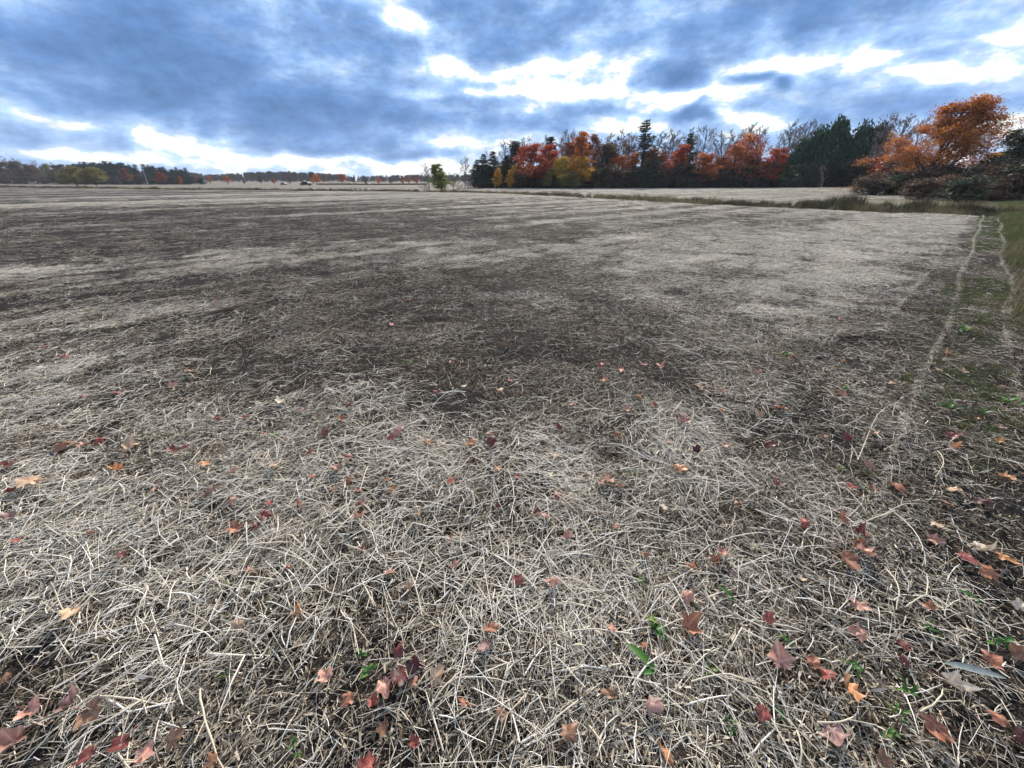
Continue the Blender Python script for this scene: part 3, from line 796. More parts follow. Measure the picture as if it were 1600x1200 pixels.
def broadleaf(seed, H=10.0, base=0.2, spread=0.30, n1=11, n2=5, n3=4, leaves=34, lsize=0.30, puff=0.42, thick=1.0, lean=0.0, up=0.10, drop=0.0, stems=1, limb=1.0):
    """tree with its limbs and, unless leaves is 0, leaf clumps round the twig ends"""
    S = Sk(seed); rg = S.rg
    limbs, twigs, tips = [], [], []
    for st in range(stems):
        S.lines = []
        d0 = (lean + rg.normal(0, 0.04 + 0.12 * (stems > 1)), rg.normal(0, 0.04 + 0.12 * (stems > 1)), 1)
        T, R = S.line((rg.normal(0, 0.25 * (stems > 1)), rg.normal(0, 0.25 * (stems > 1)), -0.2), d0, H * 0.93, 9, 0.024 * H * thick / stems ** 0.4, 0.004 * H, 0.05, 0.01)
        limbs += S.lines; S.lines = []
        for i in range(n1):
            t = base + (0.97 - base) * ((i + rg.random()) / n1)
            p, tan = S.at(T, t)
            L1 = H * spread * (1.15 - 0.75 * (t - base) / (1 - base)) * rg.uniform(0.75, 1.2)
            P1, R1 = S.line(p, S.child_dir(tan, rg.uniform(0.65, 1.15), i * 2.4 + rg.normal(0, 0.4)), L1, 5, 0.010 * H * limb * (1.1 - 0.7 * t), 0.003 * H * limb, 0.12, up)
            limbs.append((P1, R1))
            for j in range(n2):
                u = 0.3 + 0.7 * (j + rg.random()) / n2
                p2, t2 = S.at(P1, min(u, 0.999))
                P2, R2 = S.line(p2, S.child_dir(t2, rg.uniform(0.4, 1.0)), L1 * rg.uniform(0.3, 0.55), 4, 0.0030 * H * limb, 0.0014 * H * limb, 0.15, up * 0.9)
                twigs.append((P2, R2))
                for k in range(n3):
                    p3, t3 = S.at(P2, rg.uniform(0.25, 0.999))
                    P3, R3 = S.line(p3, S.child_dir(t3, rg.uniform(0.3, 0.9)), L1 * rg.uniform(0.14, 0.3), 3, 0.0016 * H, 0.0008 * H, 0.15, up)
                    twigs.append((P3, R3)); tips.append(P3[-1])
    trunk = pack(limbs, 5).mesh('trunk', [M_BARK if leaves else M_TWIG], True)
    if leaves == 0:
        crown = pack(twigs, 3).mesh('crown', [M_TWIG])
        return trunk, crown
    g = pack(twigs, 3)
    nt = g.n
    tips = np.array(tips)
    keep = rg.random(len(tips)) > drop
    tips = tips[keep]
    c = np.repeat(tips, leaves, 0) + rg.normal(0, puff, (len(tips) * leaves, 3)) * np.array([1, 1, 0.7])
    tone = np.clip(np.repeat(rg.normal(0.5, 0.17, len(tips)), leaves) + rg.normal(0, 0.16, len(c)), 0, 1)
    nq = sum(len(q) for q in g.Q)
    leaf_quads(g, c, lsize, rg, 0.2, tone)
    me = mesh_np('crown', np.concatenate(g.V), np.concatenate(g.Q), [M_TWIG, M_LEAF], {'tone': np.concatenate(g.A)}, mat_index=np.concatenate([np.zeros(nq), np.ones(len(c))]))
    return trunk, me
def pine(seed, H=12.0, base=0.25, spread=0.24, whorls=13, per=5, needles=30, ragged=0.4, nsize=0.55, mat=None):
    S = Sk(seed); rg = S.rg
    T, R = S.line((0, 0, -0.2), (rg.normal(0, 0.02), rg.normal(0, 0.02), 1), H * 0.98, 8, 0.020 * H, 0.003 * H, 0.02)
    limbs = list(S.lines); cl = []
    for i in range(whorls):
        t = base + (0.98 - base) * (i + 0.3 * rg.random()) / whorls
        for j in range(per):
            if rg.random() < ragged * 0.5: continue
            p, tan = S.at(T, t)
            L = H * spread * (1.08 - ((t - base) / (1 - base)) ** 1.2 * 0.95) * rg.uniform(1 - ragged, 1.15)
            P, _ = S.line(p, S.child_dir(tan, rg.uniform(1.15, 1.5), j * 2 * pi / per + i * 0.9 + rg.normal(0, 0.25)), L, 5, 0.0065 * H * (1.1 - t), 0.002 * H, 0.07, 0.07)
            limbs.append((P, np.linspace(0.0065 * H * (1.1 - t), 0.002 * H, 5)))
            for k in range(needles):
                u = 0.25 + 0.75 * rg.random() ** 0.8
                q, _ = S.at(P, min(u, 0.999))
                cl.append(q + rg.normal(0, 1, 3) * np.array([0.13, 0.13, 0.07]) * L * 0.9 + np.array([0, 0, 0.02 * H]))
    trunk = pack(limbs, 5).mesh('trunk', [M_BARK], True)
    g = Geo(); c = np.array(cl)
    leaf_quads(g, c, nsize, rg, 0.5, np.clip(rg.normal(0.5, 0.22, len(c)), 0, 1), 0.42)
    return trunk, g.mesh('crown', [mat or M_NEEDLE])
def cedar(seed, H=10.0, W=2.2, n=5200, top=0.25):
    """dense arborvitae: a rounded column of upright sprays in bulging clumps"""
    S = Sk(seed); rg = S.rg
    T, R = S.line((0, 0, -0.2), (0, 0, 1), H * 0.9, 7, 0.022 * H, 0.003 * H, 0.02)
    trunk = pack(S.lines, 6).mesh('trunk', [M_BARK], True)
    nb = 95
    t = rg.random(nb); a = rg.random(nb) * 2 * pi
    prof = np.interp(t, [0, 0.12, 0.5, 0.8, 1.0], [0.75, 0.95, 1.0, 0.72, 0.12])
    rr = W * prof * rg.uniform(0.55, 1.0, nb)
    cb = np.stack([rr * np.cos(a), rr * np.sin(a), 0.05 * H + 0.93 * H * t], 1)
    j = rg.integers(0, nb, n)
    c = cb[j] + rg.normal(0, 1, (n, 3)) * np.array([0.36, 0.36, 0.62]) * W / 2.2
    c[:, 2] = np.abs(c[:, 2])
    g = Geo()
    d = np.concatenate([rg.normal(0, 0.35, (n, 2)), np.ones((n, 1))], 1)
    s = rg.normal(0, 1, (n, 3)); s -= d * (s * d).sum(1, keepdims=True) / (d * d).sum(1, keepdims=True); s /= np.linalg.norm(s, axis=1, keepdims=True)
    L = 0.6 * rg.uniform(0.6, 1.3, n)
    A, Wd = d * (L / 2)[:, None], s * (L * 0.22)[:, None]
    V = np.stack([c - A, c + Wd, c + A, c - Wd], 1).reshape(-1, 3)
    g.add(V, np.arange(n * 4).reshape(n, 4), np.repeat(np.clip(rg.normal(0.5, 0.2, nb)[j] + rg.normal(0, 0.15, n), 0, 1), 4))
    return trunk, g.mesh('crown', [M_NEEDLE])

# kinds of tree: (trunk, crown, built height)
KIND = {}
for k in range(3): KIND['maple%d' % k] = (*broadleaf(100 + k, 10, 0.08, 0.27, 15, 4, 4, 26, 0.27, 0.30, up=0.2, drop=0.12), 10)
for k in range(2): KIND['round%d' % k] = (*broadleaf(110 + k, 8, 0.12, 0.33, 14, 4, 4, 26, 0.25, 0.29, up=0.18, drop=0.1), 8)
for k in range(3): KIND['slim%d' % k] = (*broadleaf(120 + k, 11, 0.05, 0.17, 20, 4, 3, 26, 0.27, 0.28, up=0.22, drop=0.1), 11)
for k in range(3): KIND['sparse%d' % k] = (*broadleaf(130 + k, 12, 0.35, 0.22, 12, 5, 4, 9, 0.30, 0.40, drop=0.45), 12)
for k in range(4): KIND['bare%d' % k] = (*broadleaf(140 + k, 13, 0.30, 0.22, 16, 7, 8, 0, thick=0.42, up=0.30, limb=0.36), 13)
for k in range(3): KIND['pine%d' % k] = (*pine(150 + k, 13, 0.06, 0.20, 19, 6, 26, 0.30), 13)
for k in range(2): KIND['whitepine%d' % k] = (*pine(160 + k, 16, 0.36, 0.15, 17, 6, 24, 0.6), 16)
for k in range(3): KIND['cedar%d' % k] = (*cedar(170 + k), 10)
for k in range(3): KIND['shrub%d' % k] = (*broadleaf(180 + k, 3.4, 0.05, 0.36, 7, 4, 3, 13, 0.20, 0.26, 0.6, stems=3), 3.4)
for k in range(2): KIND['brush%d' % k] = (*broadleaf(190 + k, 4, 0.05, 0.32, 7, 6, 6, 0, thick=0.6, up=0.16, stems=3), 4)
KIND['willow0'] = (*broadleaf(200, 6, 0.08, 0.38, 13, 5, 4, 24, 0.30, 0.36, stems=2), 6)
KIND['spire0'] = (*broadleaf(205, 9, 0.03, 0.19, 26, 4, 3, 26, 0.30, 0.26, up=0.02), 9)
KIND['bigmaple'] = (*broadleaf(212, 13, 0.06, 0.34, 24, 7, 5, 42, 0.20, 0.34, up=0.13, drop=0.04), 13)

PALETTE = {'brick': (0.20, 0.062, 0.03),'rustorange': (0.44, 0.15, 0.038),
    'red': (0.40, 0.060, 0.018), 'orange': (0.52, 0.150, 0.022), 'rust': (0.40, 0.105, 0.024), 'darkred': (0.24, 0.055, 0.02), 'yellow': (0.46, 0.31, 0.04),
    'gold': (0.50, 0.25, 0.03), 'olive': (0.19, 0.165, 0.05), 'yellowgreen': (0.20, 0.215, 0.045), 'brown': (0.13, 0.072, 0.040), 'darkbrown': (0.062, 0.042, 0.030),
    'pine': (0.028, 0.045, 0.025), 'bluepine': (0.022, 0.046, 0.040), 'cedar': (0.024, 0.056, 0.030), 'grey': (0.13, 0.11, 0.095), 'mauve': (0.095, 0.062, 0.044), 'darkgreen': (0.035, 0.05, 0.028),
}
def place_xy(px, Y):
    """plan position: Y metres ahead, seen in photo column px (row near the horizon)"""
    r, f, d = ray(px, HORIZON + 4)
    return float(r / f * Y), float(Y)
def tree(name, kind, px, top, Y, label, colour, width=None, group=None, rz=None, cat='tree', sink=0.0):
    """a tree standing Y metres ahead in column px, its crown reaching photo row top; width in photo pixels"""
    tr, cr, H0 = KIND[kind]
    x, y = place_xy(px, Y)
    z = float(height(x, y, False)) - sink
    # height that brings the top to that row
    r, f, d = ray(px, top)
    h = CAM_H + d / f * Y - z
    sz = h / H0
    if width is None: sxy = sz
    else:
        depth = Y * CP + (CAM_H - z - h * 0.5) * SP
        xs = np.array([v.co[0] for v in cr.vertices[::9]] if len(cr.vertices) < 200 else [cr.vertices[i].co[0] for i in range(0, len(cr.vertices), max(1, len(cr.vertices) // 300))])
        w0 = np.percentile(xs, 97) - np.percentile(xs, 3)
        sxy = (width * depth / F_PX) / w0
        sxy = min(max(sxy, 0.35 * sz), 1.7 * sz)
    e = obj(name, None, loc=(x, y, z), rot=(0, 0, (px * 12.9898 % 6.28) if rz is None else rz), scl=(sxy, sxy, sz))
    e.empty_display_size = 0.3
    tag(e, label, cat, group)
    obj('trunk', tr, e)
    obj('crown', cr, e, color=tuple(min(0.7, 1.12 * v) for v in PALETTE[colour]))
    return e
ORD = ['leftmost', 'second from left', 'third from left', 'fourth from left', 'fifth from left', 'sixth from left', 'seventh from left', 'eighth from left', 'ninth from left', 'tenth from left',
       'eleventh from left', 'twelfth from left', 'thirteenth from left', 'fourteenth from left', 'fifteenth from left', 'sixteenth from left', 'seventeenth from left', 'eighteenth from left', 'nineteenth from left', 'twentieth from left']

# ---- the wood beyond the second field, west to east
G1 = 'trees at the edge of the autumn wood'
tree('bare_tree', 'bare0', 671, 254, 82, 'thin grey bare tree just left of the yellow-green tree by the ditch', 'grey', 18)
tree('leafy_tree', 'spire0', 690, 254, 80, 'yellow-green pointed tree standing alone by the ditch', 'yellowgreen', 30)
tree('grey_shrub', 'brush0', 664, 268, 83, 'grey twiggy bush left of the yellow-green tree', 'grey', 24, cat='bush')
tree('grey_shrub', 'brush1', 712, 266, 84, 'grey twiggy bush right of the yellow-green tree', 'grey', 28, cat='bush')
tree('bare_tree', 'bare1', 726, 244, 96, 'slender bare tree between the yellow-green tree and dark evergreens', 'grey', 24)
tree('grey_shrub', 'brush0', 733, 268, 95, 'grey bush at the foot of the dark evergreens at the wood edge', 'grey', 22, cat='bush')
for i, (px, top, w, Y) in enumerate([(741, 247, 24, 104), (756, 238, 30, 106), (771, 234, 30, 108), (786, 240, 26, 108)]):
    tree('evergreen_tree', 'pine%d' % (i % 3), px, top, Y, 'dark evergreen at the west end of the wood, %s of four' % ORD[i], 'pine', w, G1)
tree('yellow_sapling', 'slim0', 776, 262, 98, 'small yellow tree in front of the dark evergreens', 'gold', 24)
tree('yellow_sapling', 'slim1', 797, 257, 99, 'narrow yellow tree left of the big red maples', 'gold', 16)
tree('brown_tree', 'maple0', 806, 221, 112, 'dark brown rounded tree behind the left red maple', 'darkbrown', 40)
tree('red_maple', 'maple1', 826, 223, 103, 'bright red maple, the left of the tall red pair', 'red', 46)
tree('red_maple', 'maple2', 849, 226, 105, 'bright red maple, the right of the tall red pair', 'red', 38)
tree('evergreen_tree', 'pine1', 855, 210, 118, 'dark pine rising behind the tall red maples', 'darkgreen', 46)
tree('yellow_tree', 'round0', 872, 246, 102, 'rounded yellow tree right of the tall red maples', 'yellow', 40)
tree('yellow_sapling', 'slim2', 853, 262, 100, 'olive yellow sapling at the foot of the red maples', 'olive', 18)
tree('orange_tree', 'slim0', 912, 203, 107, 'tall orange tree above the golden tree', 'orange', 44)
tree('golden_tree', 'round1', 908, 246, 101, 'golden yellow tree under the tall orange tree', 'gold', 40)
tree('olive_shrub', 'shrub0', 893, 268, 100, 'olive yellow bush between the rounded yellow and golden trees', 'olive', 26, cat='bush')
tree('rust_tree', 'maple2', 928, 210, 113, 'rusty brown tree close behind the tall orange tree', 'brick', 34)
tree('brown_tree', 'maple1', 945, 222, 112, 'dull brown tree right of the golden tree', 'brown', 36)
tree('rust_tree', 'maple0', 888, 222, 113, 'rusty tree between the rounded yellow and the tall orange trees', 'brick', 34)
tree('brown_tree', 'slim2', 962, 222, 109, 'reddish brown slim tree left of the tall ragged pine', 'mauve', 30)
tree('olive_shrub', 'shrub1', 940, 262, 104, 'olive bush at the wood edge under the brown trees', 'olive', 24, cat='bush')
tree('rust_tree', 'slim1', 985, 238, 106, 'rust red narrow tree at the foot of the tall ragged pine', 'rust', 30)
tree('tall_pine', 'whitepine0', 998, 184, 111, 'tallest ragged pine standing above the whole wood', 'darkgreen', 34)
tree('brown_tree', 'sparse0', 975, 215, 114, 'thin brown tree with few leaves left of the tall ragged pine', 'brown', 30)
tree('dark_shrub', 'shrub2', 1014, 250, 104, 'dark undergrowth tree right of the tall ragged pine', 'darkgreen', 26)
tree('rust_tree', 'slim0', 1024, 236, 106, 'dull red slim tree between ragged pine and red maple', 'darkred', 22)
tree('red_maple', 'slim2', 1041, 224, 104, 'red narrow maple left of the dark pointed conifer', 'red', 32)
tree('rust_tree', 'round0', 1058, 244, 104, 'short rust red tree at the foot of the dark pointed conifer', 'rust', 24)
tree('evergreen_tree', 'whitepine1', 1074, 205, 107, 'dark pointed conifer with ragged branches above the red trees', 'darkgreen', 34)
tree('orange_tree', 'round1', 1098, 240, 100, 'broad orange-red tree right of the dark pointed conifer', 'rust', 44)
tree('orange_tree', 'maple0', 1137, 226, 100, 'orange-red tree in the middle of the eastern row', 'rust', 40)
tree('pale_orange_tree', 'sparse1', 1156, 205, 103, 'thin pale orange top above the eastern red row', 'orange', 26)
tree('red_tree', 'sparse2', 1179, 208, 101, 'tall thin red tree with sparse leaves', 'red', 24)
tree('red_tree', 'round0', 1171, 244, 99, 'small dark red tree left of the last red maple', 'darkred', 30)
tree('red_maple', 'maple2', 1201, 231, 98, 'last red maple beside the dark green cedars', 'red', 42)
tree('rust_tree', 'round1', 1119, 246, 101, 'small rust tree in the gap between two orange-red trees', 'darkred', 26)
tree('rust_tree', 'slim0', 1155, 238, 102, 'slender rust tree under the thin pale orange top', 'rust', 22)
tree('rust_tree', 'maple1', 1012, 232, 108, 'dull rust tree right beside the tall ragged pine', 'brick', 30)
tree('rust_tree', 'maple0', 1222, 240, 99, 'rust brown tree squeezed against the leftmost cedar', 'brick', 24)
tree('rust_tree', 'round0', 962, 244, 106, 'rust tree low among the dull brown trees', 'rust', 26)
# bare crowns behind the wood
for i, (px, top, Y) in enumerate([(752, 236, 120), (792, 219, 122), (818, 214, 124), (838, 208, 126), (868, 205, 126), (882, 203, 126), (897, 202, 128), (938, 206, 126), (955, 204, 126), (972, 206, 126)]):
    tree('bare_tree', 'bare%d' % (i % 4), px, top, Y, 'bare crown above the western half of the wood, %s' % ORD[i], 'grey', 34, 'bare trees behind the wood')
for i, (px, top, Y) in enumerate([(1018, 204, 122), (1034, 198, 122), (1052, 202, 120), (1066, 198, 124), (1086, 196, 120), (1104, 202, 118), (1120, 200, 122), (1140, 199, 118), (1162, 196, 116), (1184, 186, 116), (1204, 198, 114), (1222, 188, 112), (1238, 184, 112), (1254, 186, 110)]):
    tree('bare_tree', 'bare%d' % ((i * 3 + 1) % 4), px, top, Y, 'bare crown above the eastern half of the wood, %s' % ORD[i], 'grey', 36, 'bare trees behind the wood')
# undergrowth along the wood's foot
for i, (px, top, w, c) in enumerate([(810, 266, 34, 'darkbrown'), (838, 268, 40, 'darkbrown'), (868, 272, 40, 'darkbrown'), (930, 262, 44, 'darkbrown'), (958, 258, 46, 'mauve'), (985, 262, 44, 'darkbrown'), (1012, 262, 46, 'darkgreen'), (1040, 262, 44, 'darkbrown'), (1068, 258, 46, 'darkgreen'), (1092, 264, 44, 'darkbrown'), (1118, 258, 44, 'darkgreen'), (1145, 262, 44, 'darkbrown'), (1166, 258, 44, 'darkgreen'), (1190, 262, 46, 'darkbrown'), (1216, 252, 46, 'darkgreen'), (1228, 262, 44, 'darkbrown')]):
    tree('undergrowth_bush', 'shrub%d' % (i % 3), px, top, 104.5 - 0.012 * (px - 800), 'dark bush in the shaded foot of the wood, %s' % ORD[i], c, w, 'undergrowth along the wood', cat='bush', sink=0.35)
# the group of cedars
for i, (px, top, w, Y) in enumerate([(1238, 222, 28, 93), (1258, 206, 32, 92), (1283, 194, 38, 93), (1304, 220, 26, 92), (1322, 199, 32, 92), (1346, 202, 32, 91)]):
    tree('cedar_tree', 'cedar%d' % (i % 3), px, top, Y, 'dark green dense cedar in the group at the wood end, %s of six' % ORD[i], 'cedar', w, 'dark cedars')
for i, (px, top, w) in enumerate([(1248, 255, 50), (1310, 250, 50), (1338, 252, 44)]):
    tree('dark_shrub', 'shrub%d' % i, px, top, 89.5, 'dark bush under the cedars, %s of three' % ORD[i], 'darkgreen', w, cat='bush')
_sx, _sy = place_xy(1283, 88)
S = Sk(77); S.line((0, 0, -0.2), (-0.12, 0, 1), 4.2, 6, 0.42, 0.22, 0.08); S.line((0.05, 0, 3.0), (-0.5, 0, 1), 1.2, 4, 0.12, 0.05, 0.1); S.line((0.02, 0, 1.2), (0.6, -0.1, 0.7), 1.0, 4, 0.10, 0.04, 0.1)
st = obj('tree_stump', pack(S.lines, 7).mesh('tree_stump', [M_PALEBARK], True), loc=(_sx, _sy, float(height(_sx, _sy, False))))
tag(st, 'pale tan broken trunk standing in front of the dark cedars', 'stump')
# ---- bushy bank on the east side
tree('orange_maple', 'bigmaple', 1434, 160, 53, 'large spreading orange maple on the bushy bank', 'rustorange', 98, rz=0.5)
tree('round_bush_tree', 'round1', 1566, 205, 50, 'dark bushy tree right of the large orange maple', 'darkgreen', 62)
for i, (px, top, Y, w) in enumerate([(1362, 183, 84, 36), (1386, 176, 80, 44), (1412, 182, 76, 40), (1436, 180, 70, 40), (1590, 172, 58, 60)]):
    tree('bare_tree', 'bare%d' % (i % 4), px, top, Y, 'bare tree on the east bank around the orange maple, %s of five' % ORD[i], 'grey', w, 'bare trees on the bank')
tree('russet_tree', 'sparse0', 1352, 180, 90, 'faint pinkish thin tree top right above the cedars', 'mauve', 22)
tree('red_shrub', 'shrub0', 1402, 240, 66, 'reddish bush left of the large orange maple', 'darkred', 66, cat='bush')
tree('red_shrub', 'shrub1', 1428, 246, 63, 'dull red spreading bush under the left of the orange maple', 'mauve', 70, cat='bush')
tree('orange_shrub', 'round0', 1548, 238, 53, 'small golden orange tree between the maple and dark bushy tree', 'gold', 44)
tree('red_shrub', 'shrub2', 1594, 232, 52, 'red bush at the far right end of the bank', 'rust', 50, cat='bush')
for i, (px, top, Y, w, c, k) in enumerate([(1358, 272, 72, 40, 'mauve', 'brush0'), (1374, 266, 68, 56, 'mauve', 'shrub1'), (1396, 262, 62, 60, 'brown', 'shrub2'), (1420, 262, 58, 66, 'darkbrown', 'shrub0'), (1440, 262, 54, 66, 'mauve', 'shrub1'),
        (1456, 256, 50, 70, 'darkbrown', 'shrub2'), (1476, 262, 46, 66, 'darkgreen', 'shrub0'), (1494, 258, 48, 70, 'darkbrown', 'shrub1'), (1512, 258, 45, 76, 'darkgreen', 'shrub2'), (1530, 252, 47, 76, 'darkgreen', 'shrub0'), (1548, 256, 44, 70, 'brown', 'shrub1'),
        (1562, 246, 46, 76, 'darkgreen', 'shrub2'), (1578, 252, 43, 80, 'darkbrown', 'shrub0'), (1594, 240, 45, 80, 'darkgreen', 'shrub1'), (1610, 246, 42, 90, 'darkgreen', 'shrub2')]):
    tree('bank_bush', k, px, top + 10 + (i * 31 % 11 - 5) * 2.0, Y + (i * 17 % 7 - 3) * 1.0, 'dark tangled bush low on the east bank, %s' % ORD[i], c, w, 'bushes on the east bank', cat='bush', sink=0.3)
for i, (px, top, Y, w) in enumerate([(1352, 284, 56, 40), (1372, 282, 52, 56), (1394, 280, 50, 60), (1416, 278, 47, 60), (1440, 280, 44, 64), (1464, 276, 42, 66), (1488, 278, 41, 66), (1512, 276, 40, 70), (1538, 278, 39, 70), (1564, 274, 38, 76), (1592, 276, 37, 80)]):
    tree('bramble', 'shrub%d' % ((i * 2) % 3), px, top + (i * 37 % 11 - 5) * 1.3, Y + (i * 23 % 7 - 3) * 1.1, 'low brown bramble in front of the bank bushes, %s' % ORD[i], ('mauve', 'darkbrown', 'brown', 'darkgreen')[i % 4], w, 'brambles before the bank', cat='bramble', sink=0.3)
for i, (px, top, Y, w) in enumerate([(1366, 262, 66, 50), (1392, 254, 62, 60), (1418, 252, 57, 60), (1446, 250, 53, 60), (1470, 248, 49, 60), (1500, 246, 50, 64), (1526, 244, 49, 66), (1552, 242, 48, 66), (1580, 240, 47, 70), (1606, 238, 46, 70)]):
    tree('thicket_bush', 'shrub%d' % ((i + 1) % 3), px, top + 20 + (i * 41 % 11 - 5) * 2.2, Y + (i * 29 % 7 - 3) * 1.2, 'tall dark thicket bush behind the bank bushes, %s' % ORD[i], ('darkbrown', 'mauve', 'darkgreen')[i % 3], w, 'thicket on the bank', cat='bush')
# ---- western tree line
for i, (px, top, w, c, k) in enumerate([(-12, 250, 34, 'bluepine', 'pine0'), (6, 250, 30, 'brown', 'maple0'), (24, 254, 34, 'brown', 'round1'), (42, 252, 32, 'mauve', 'maple2'), (60, 256, 34, 'brown', 'maple1'), (84, 256, 30, 'olive', 'maple0'), (102, 257, 30, 'mauve', 'round0'), (118, 258, 26, 'brown', 'maple2')]):
    tree('deciduous_tree', k, px, top, 235 + 3 * (i % 3), 'brownish tree in the western tree line, %s' % ORD[i], c, w, 'western tree line')
for i, (px, top) in enumerate([(10, 243), (38, 246), (72, 250), (100, 252)]):
    tree('bare_tree', 'bare%d' % i, px, top, 250, 'bare crown above the western brownish trees, %s of four' % ORD[i], 'grey', 26, 'western tree line')
tree('willow_bush', 'willow0', 120, 264, 165, 'olive yellow rounded bush, left of the pair before the western pines', 'olive', 34, cat='bush')
tree('willow_bush', 'willow0', 150, 265, 160, 'yellowish rounded bush, right of the pair before the western pines', 'olive', 46, rz=1.7, cat='bush')
for i, (px, top, w) in enumerate([(134, 254, 24), (148, 252, 24), (162, 254, 24), (176, 252, 26), (190, 254, 26), (205, 254, 26), (216, 257, 18), (236, 258, 24), (250, 258, 24), (268, 260, 16), (283, 262, 20), (297, 264, 16)]):
    tree('pine_tree', 'pine%d' % (i % 3), px, top - (i * 5 % 4), 225 + 6 * (i % 2), 'blue-green pine of the western tree line, %s' % ORD[i], 'bluepine', w * 1.25, 'western pines')
for i, (px, top) in enumerate([(128, 259), (141, 257), (155, 258), (169, 257), (183, 256), (198, 258), (211, 260), (243, 261), (258, 264), (276, 266), (290, 267)]):
    tree('pine_tree', 'cedar%d' % (i % 3), px, top, 238, 'dense dark pine behind the western pines, %s' % ORD[i], 'bluepine', 22, 'western pines')
tree('red_tree', 'maple0', 201, 263, 210, 'orange-red tree in front of the western pines', 'brick', 22)
tree('red_tree', 'round0', 255, 269, 212, 'dull red round tree right of the leaning pale pole', 'darkred', 22)
tree('orange_sapling', 'slim0', 284, 275, 212, 'tiny orange tree at the east end of the western pines', 'rust', 10)
tree('grey_shrub', 'brush1', 186, 274, 205, 'grey bush at the foot of the western pines', 'grey', 26, cat='bush')
for i, px in enumerate(range(-8, 320, 19)):
    tree('hedge_bush', 'shrub%d' % (i % 3), px, 274 + (i * 7 % 5), 228, 'low dark bush at the foot of the western tree line, %s' % ORD[i], ('darkbrown', 'brown', 'darkgreen')[i % 3] if px < 125 else 'bluepine', 30, 'bushes under the western trees', cat='bush', sink=0.6)
# ---- orange trees out on the far field
for i, (px, top, w, Y, k, c) in enumerate([(312, 275, 12, 260, 'round0', 'darkred'), (329, 275, 12, 255, 'maple1', 'rust'), (357, 275, 13, 240, 'round1', 'rust'), (382, 277, 9, 250, 'slim1', 'mauve'), (408, 273, 12, 260, 'maple2', 'mauve'), (429, 280, 9, 225, 'round0', 'rust'), (452, 277, 10, 250, 'maple0', 'mauve'),
        (490, 269, 20, 250, 'round0', 'brown'), (494, 273, 15, 225, 'round1', 'orange'), (515, 277, 8, 250, 'sparse0', 'mauve'), (535, 272, 18, 240, 'round0', 'rust'), (553, 277, 10, 250, 'maple1', 'mauve'), (572, 277, 8, 250, 'slim2', 'mauve'), (592, 278, 11, 235, 'round1', 'orange'), (610, 277, 10, 245, 'maple2', 'mauve'), (629, 275, 12, 240, 'slim0', 'rust'), (638, 276, 12, 250, 'round0', 'rust'), (651, 278, 8, 240, 'round1', 'red')]):
    tree('orange_tree', k, px, top, Y, 'small autumn tree far across the field before the hazy wood, %s' % ORD[i], c, w, 'autumn trees across the far field')
# ---- dense underwood inside the wood: one mass
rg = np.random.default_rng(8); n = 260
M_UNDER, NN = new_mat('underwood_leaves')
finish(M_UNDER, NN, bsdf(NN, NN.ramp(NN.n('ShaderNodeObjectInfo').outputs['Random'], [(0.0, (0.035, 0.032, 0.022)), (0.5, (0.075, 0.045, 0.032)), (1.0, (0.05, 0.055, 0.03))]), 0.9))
UK = []
for k in range(3):
    me = KIND['shrub%d' % k][1].copy(); me.materials.clear(); me.materials.append(M_UNDER); me.materials.append(M_UNDER); UK.append(me)
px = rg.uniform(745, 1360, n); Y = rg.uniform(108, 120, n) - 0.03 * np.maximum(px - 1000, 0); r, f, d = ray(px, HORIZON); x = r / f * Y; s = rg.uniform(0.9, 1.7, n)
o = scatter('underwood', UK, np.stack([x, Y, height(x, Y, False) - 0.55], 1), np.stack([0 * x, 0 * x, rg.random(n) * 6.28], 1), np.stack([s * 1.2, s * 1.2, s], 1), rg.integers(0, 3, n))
tag(o, 'dark dense underwood between the trunks of the wood', 'underwood', kind='stuff')
# ---- the far wood on the horizon: one mass
M_FARLEAF, NN = new_mat('far_wood_leaves')
_r = NN.n('ShaderNodeObjectInfo').outputs['Random']
_c = NN.ramp(_r, [(0.0, (0.045, 0.045, 0.045)), (0.3, (0.085, 0.055, 0.05)), (0.55, (0.12, 0.065, 0.05)), (0.8, (0.075, 0.06, 0.055)), (1.0, (0.17, 0.075, 0.045))])
finish(M_FARLEAF, NN, bsdf(NN, _c, 0.9))
def far_version(kind):
    tr, cr, H = KIND[kind]; me = cr.copy(); me.materials.clear()
    for _ in range(2): me.materials.append(M_FARLEAF)
    return me, H
FK = [far_version(k) for k in ('maple0', 'maple1', 'round0', 'slim0', 'pine0', 'bare0', 'bare1', 'maple2')]
rg = np.random.default_rng(5)
n = 1700
px = rg.uniform(-60, 800, n); Y = rg.uniform(420, 520, n)
top = np.interp(px, [-60, 300, 330, 420, 450, 520, 560, 680, 800], [262, 270, 273, 268, 268, 272, 275, 273, 272]) + rg.uniform(-1.0, 5.0, n)
r, f, d = ray(px, top)
x = r / f * Y; z0 = height(x, Y, False); h = CAM_H + d / f * Y - z0
idx = rg.integers(0, len(FK), n); H0 = np.array([k[1] for k in FK])[idx]
s = h / H0
o = scatter('far_wood', [k[0] for k in FK], np.stack([x, Y, z0 - 0.1 * h], 1), np.stack([0 * x, 0 * x, rg.random(n) * 6.28], 1), np.stack([s * 1.1, s * 1.1, s * 1.1], 1), idx)
tag(o, 'hazy brown wood along the horizon beyond the far field', 'wood', kind='stuff')

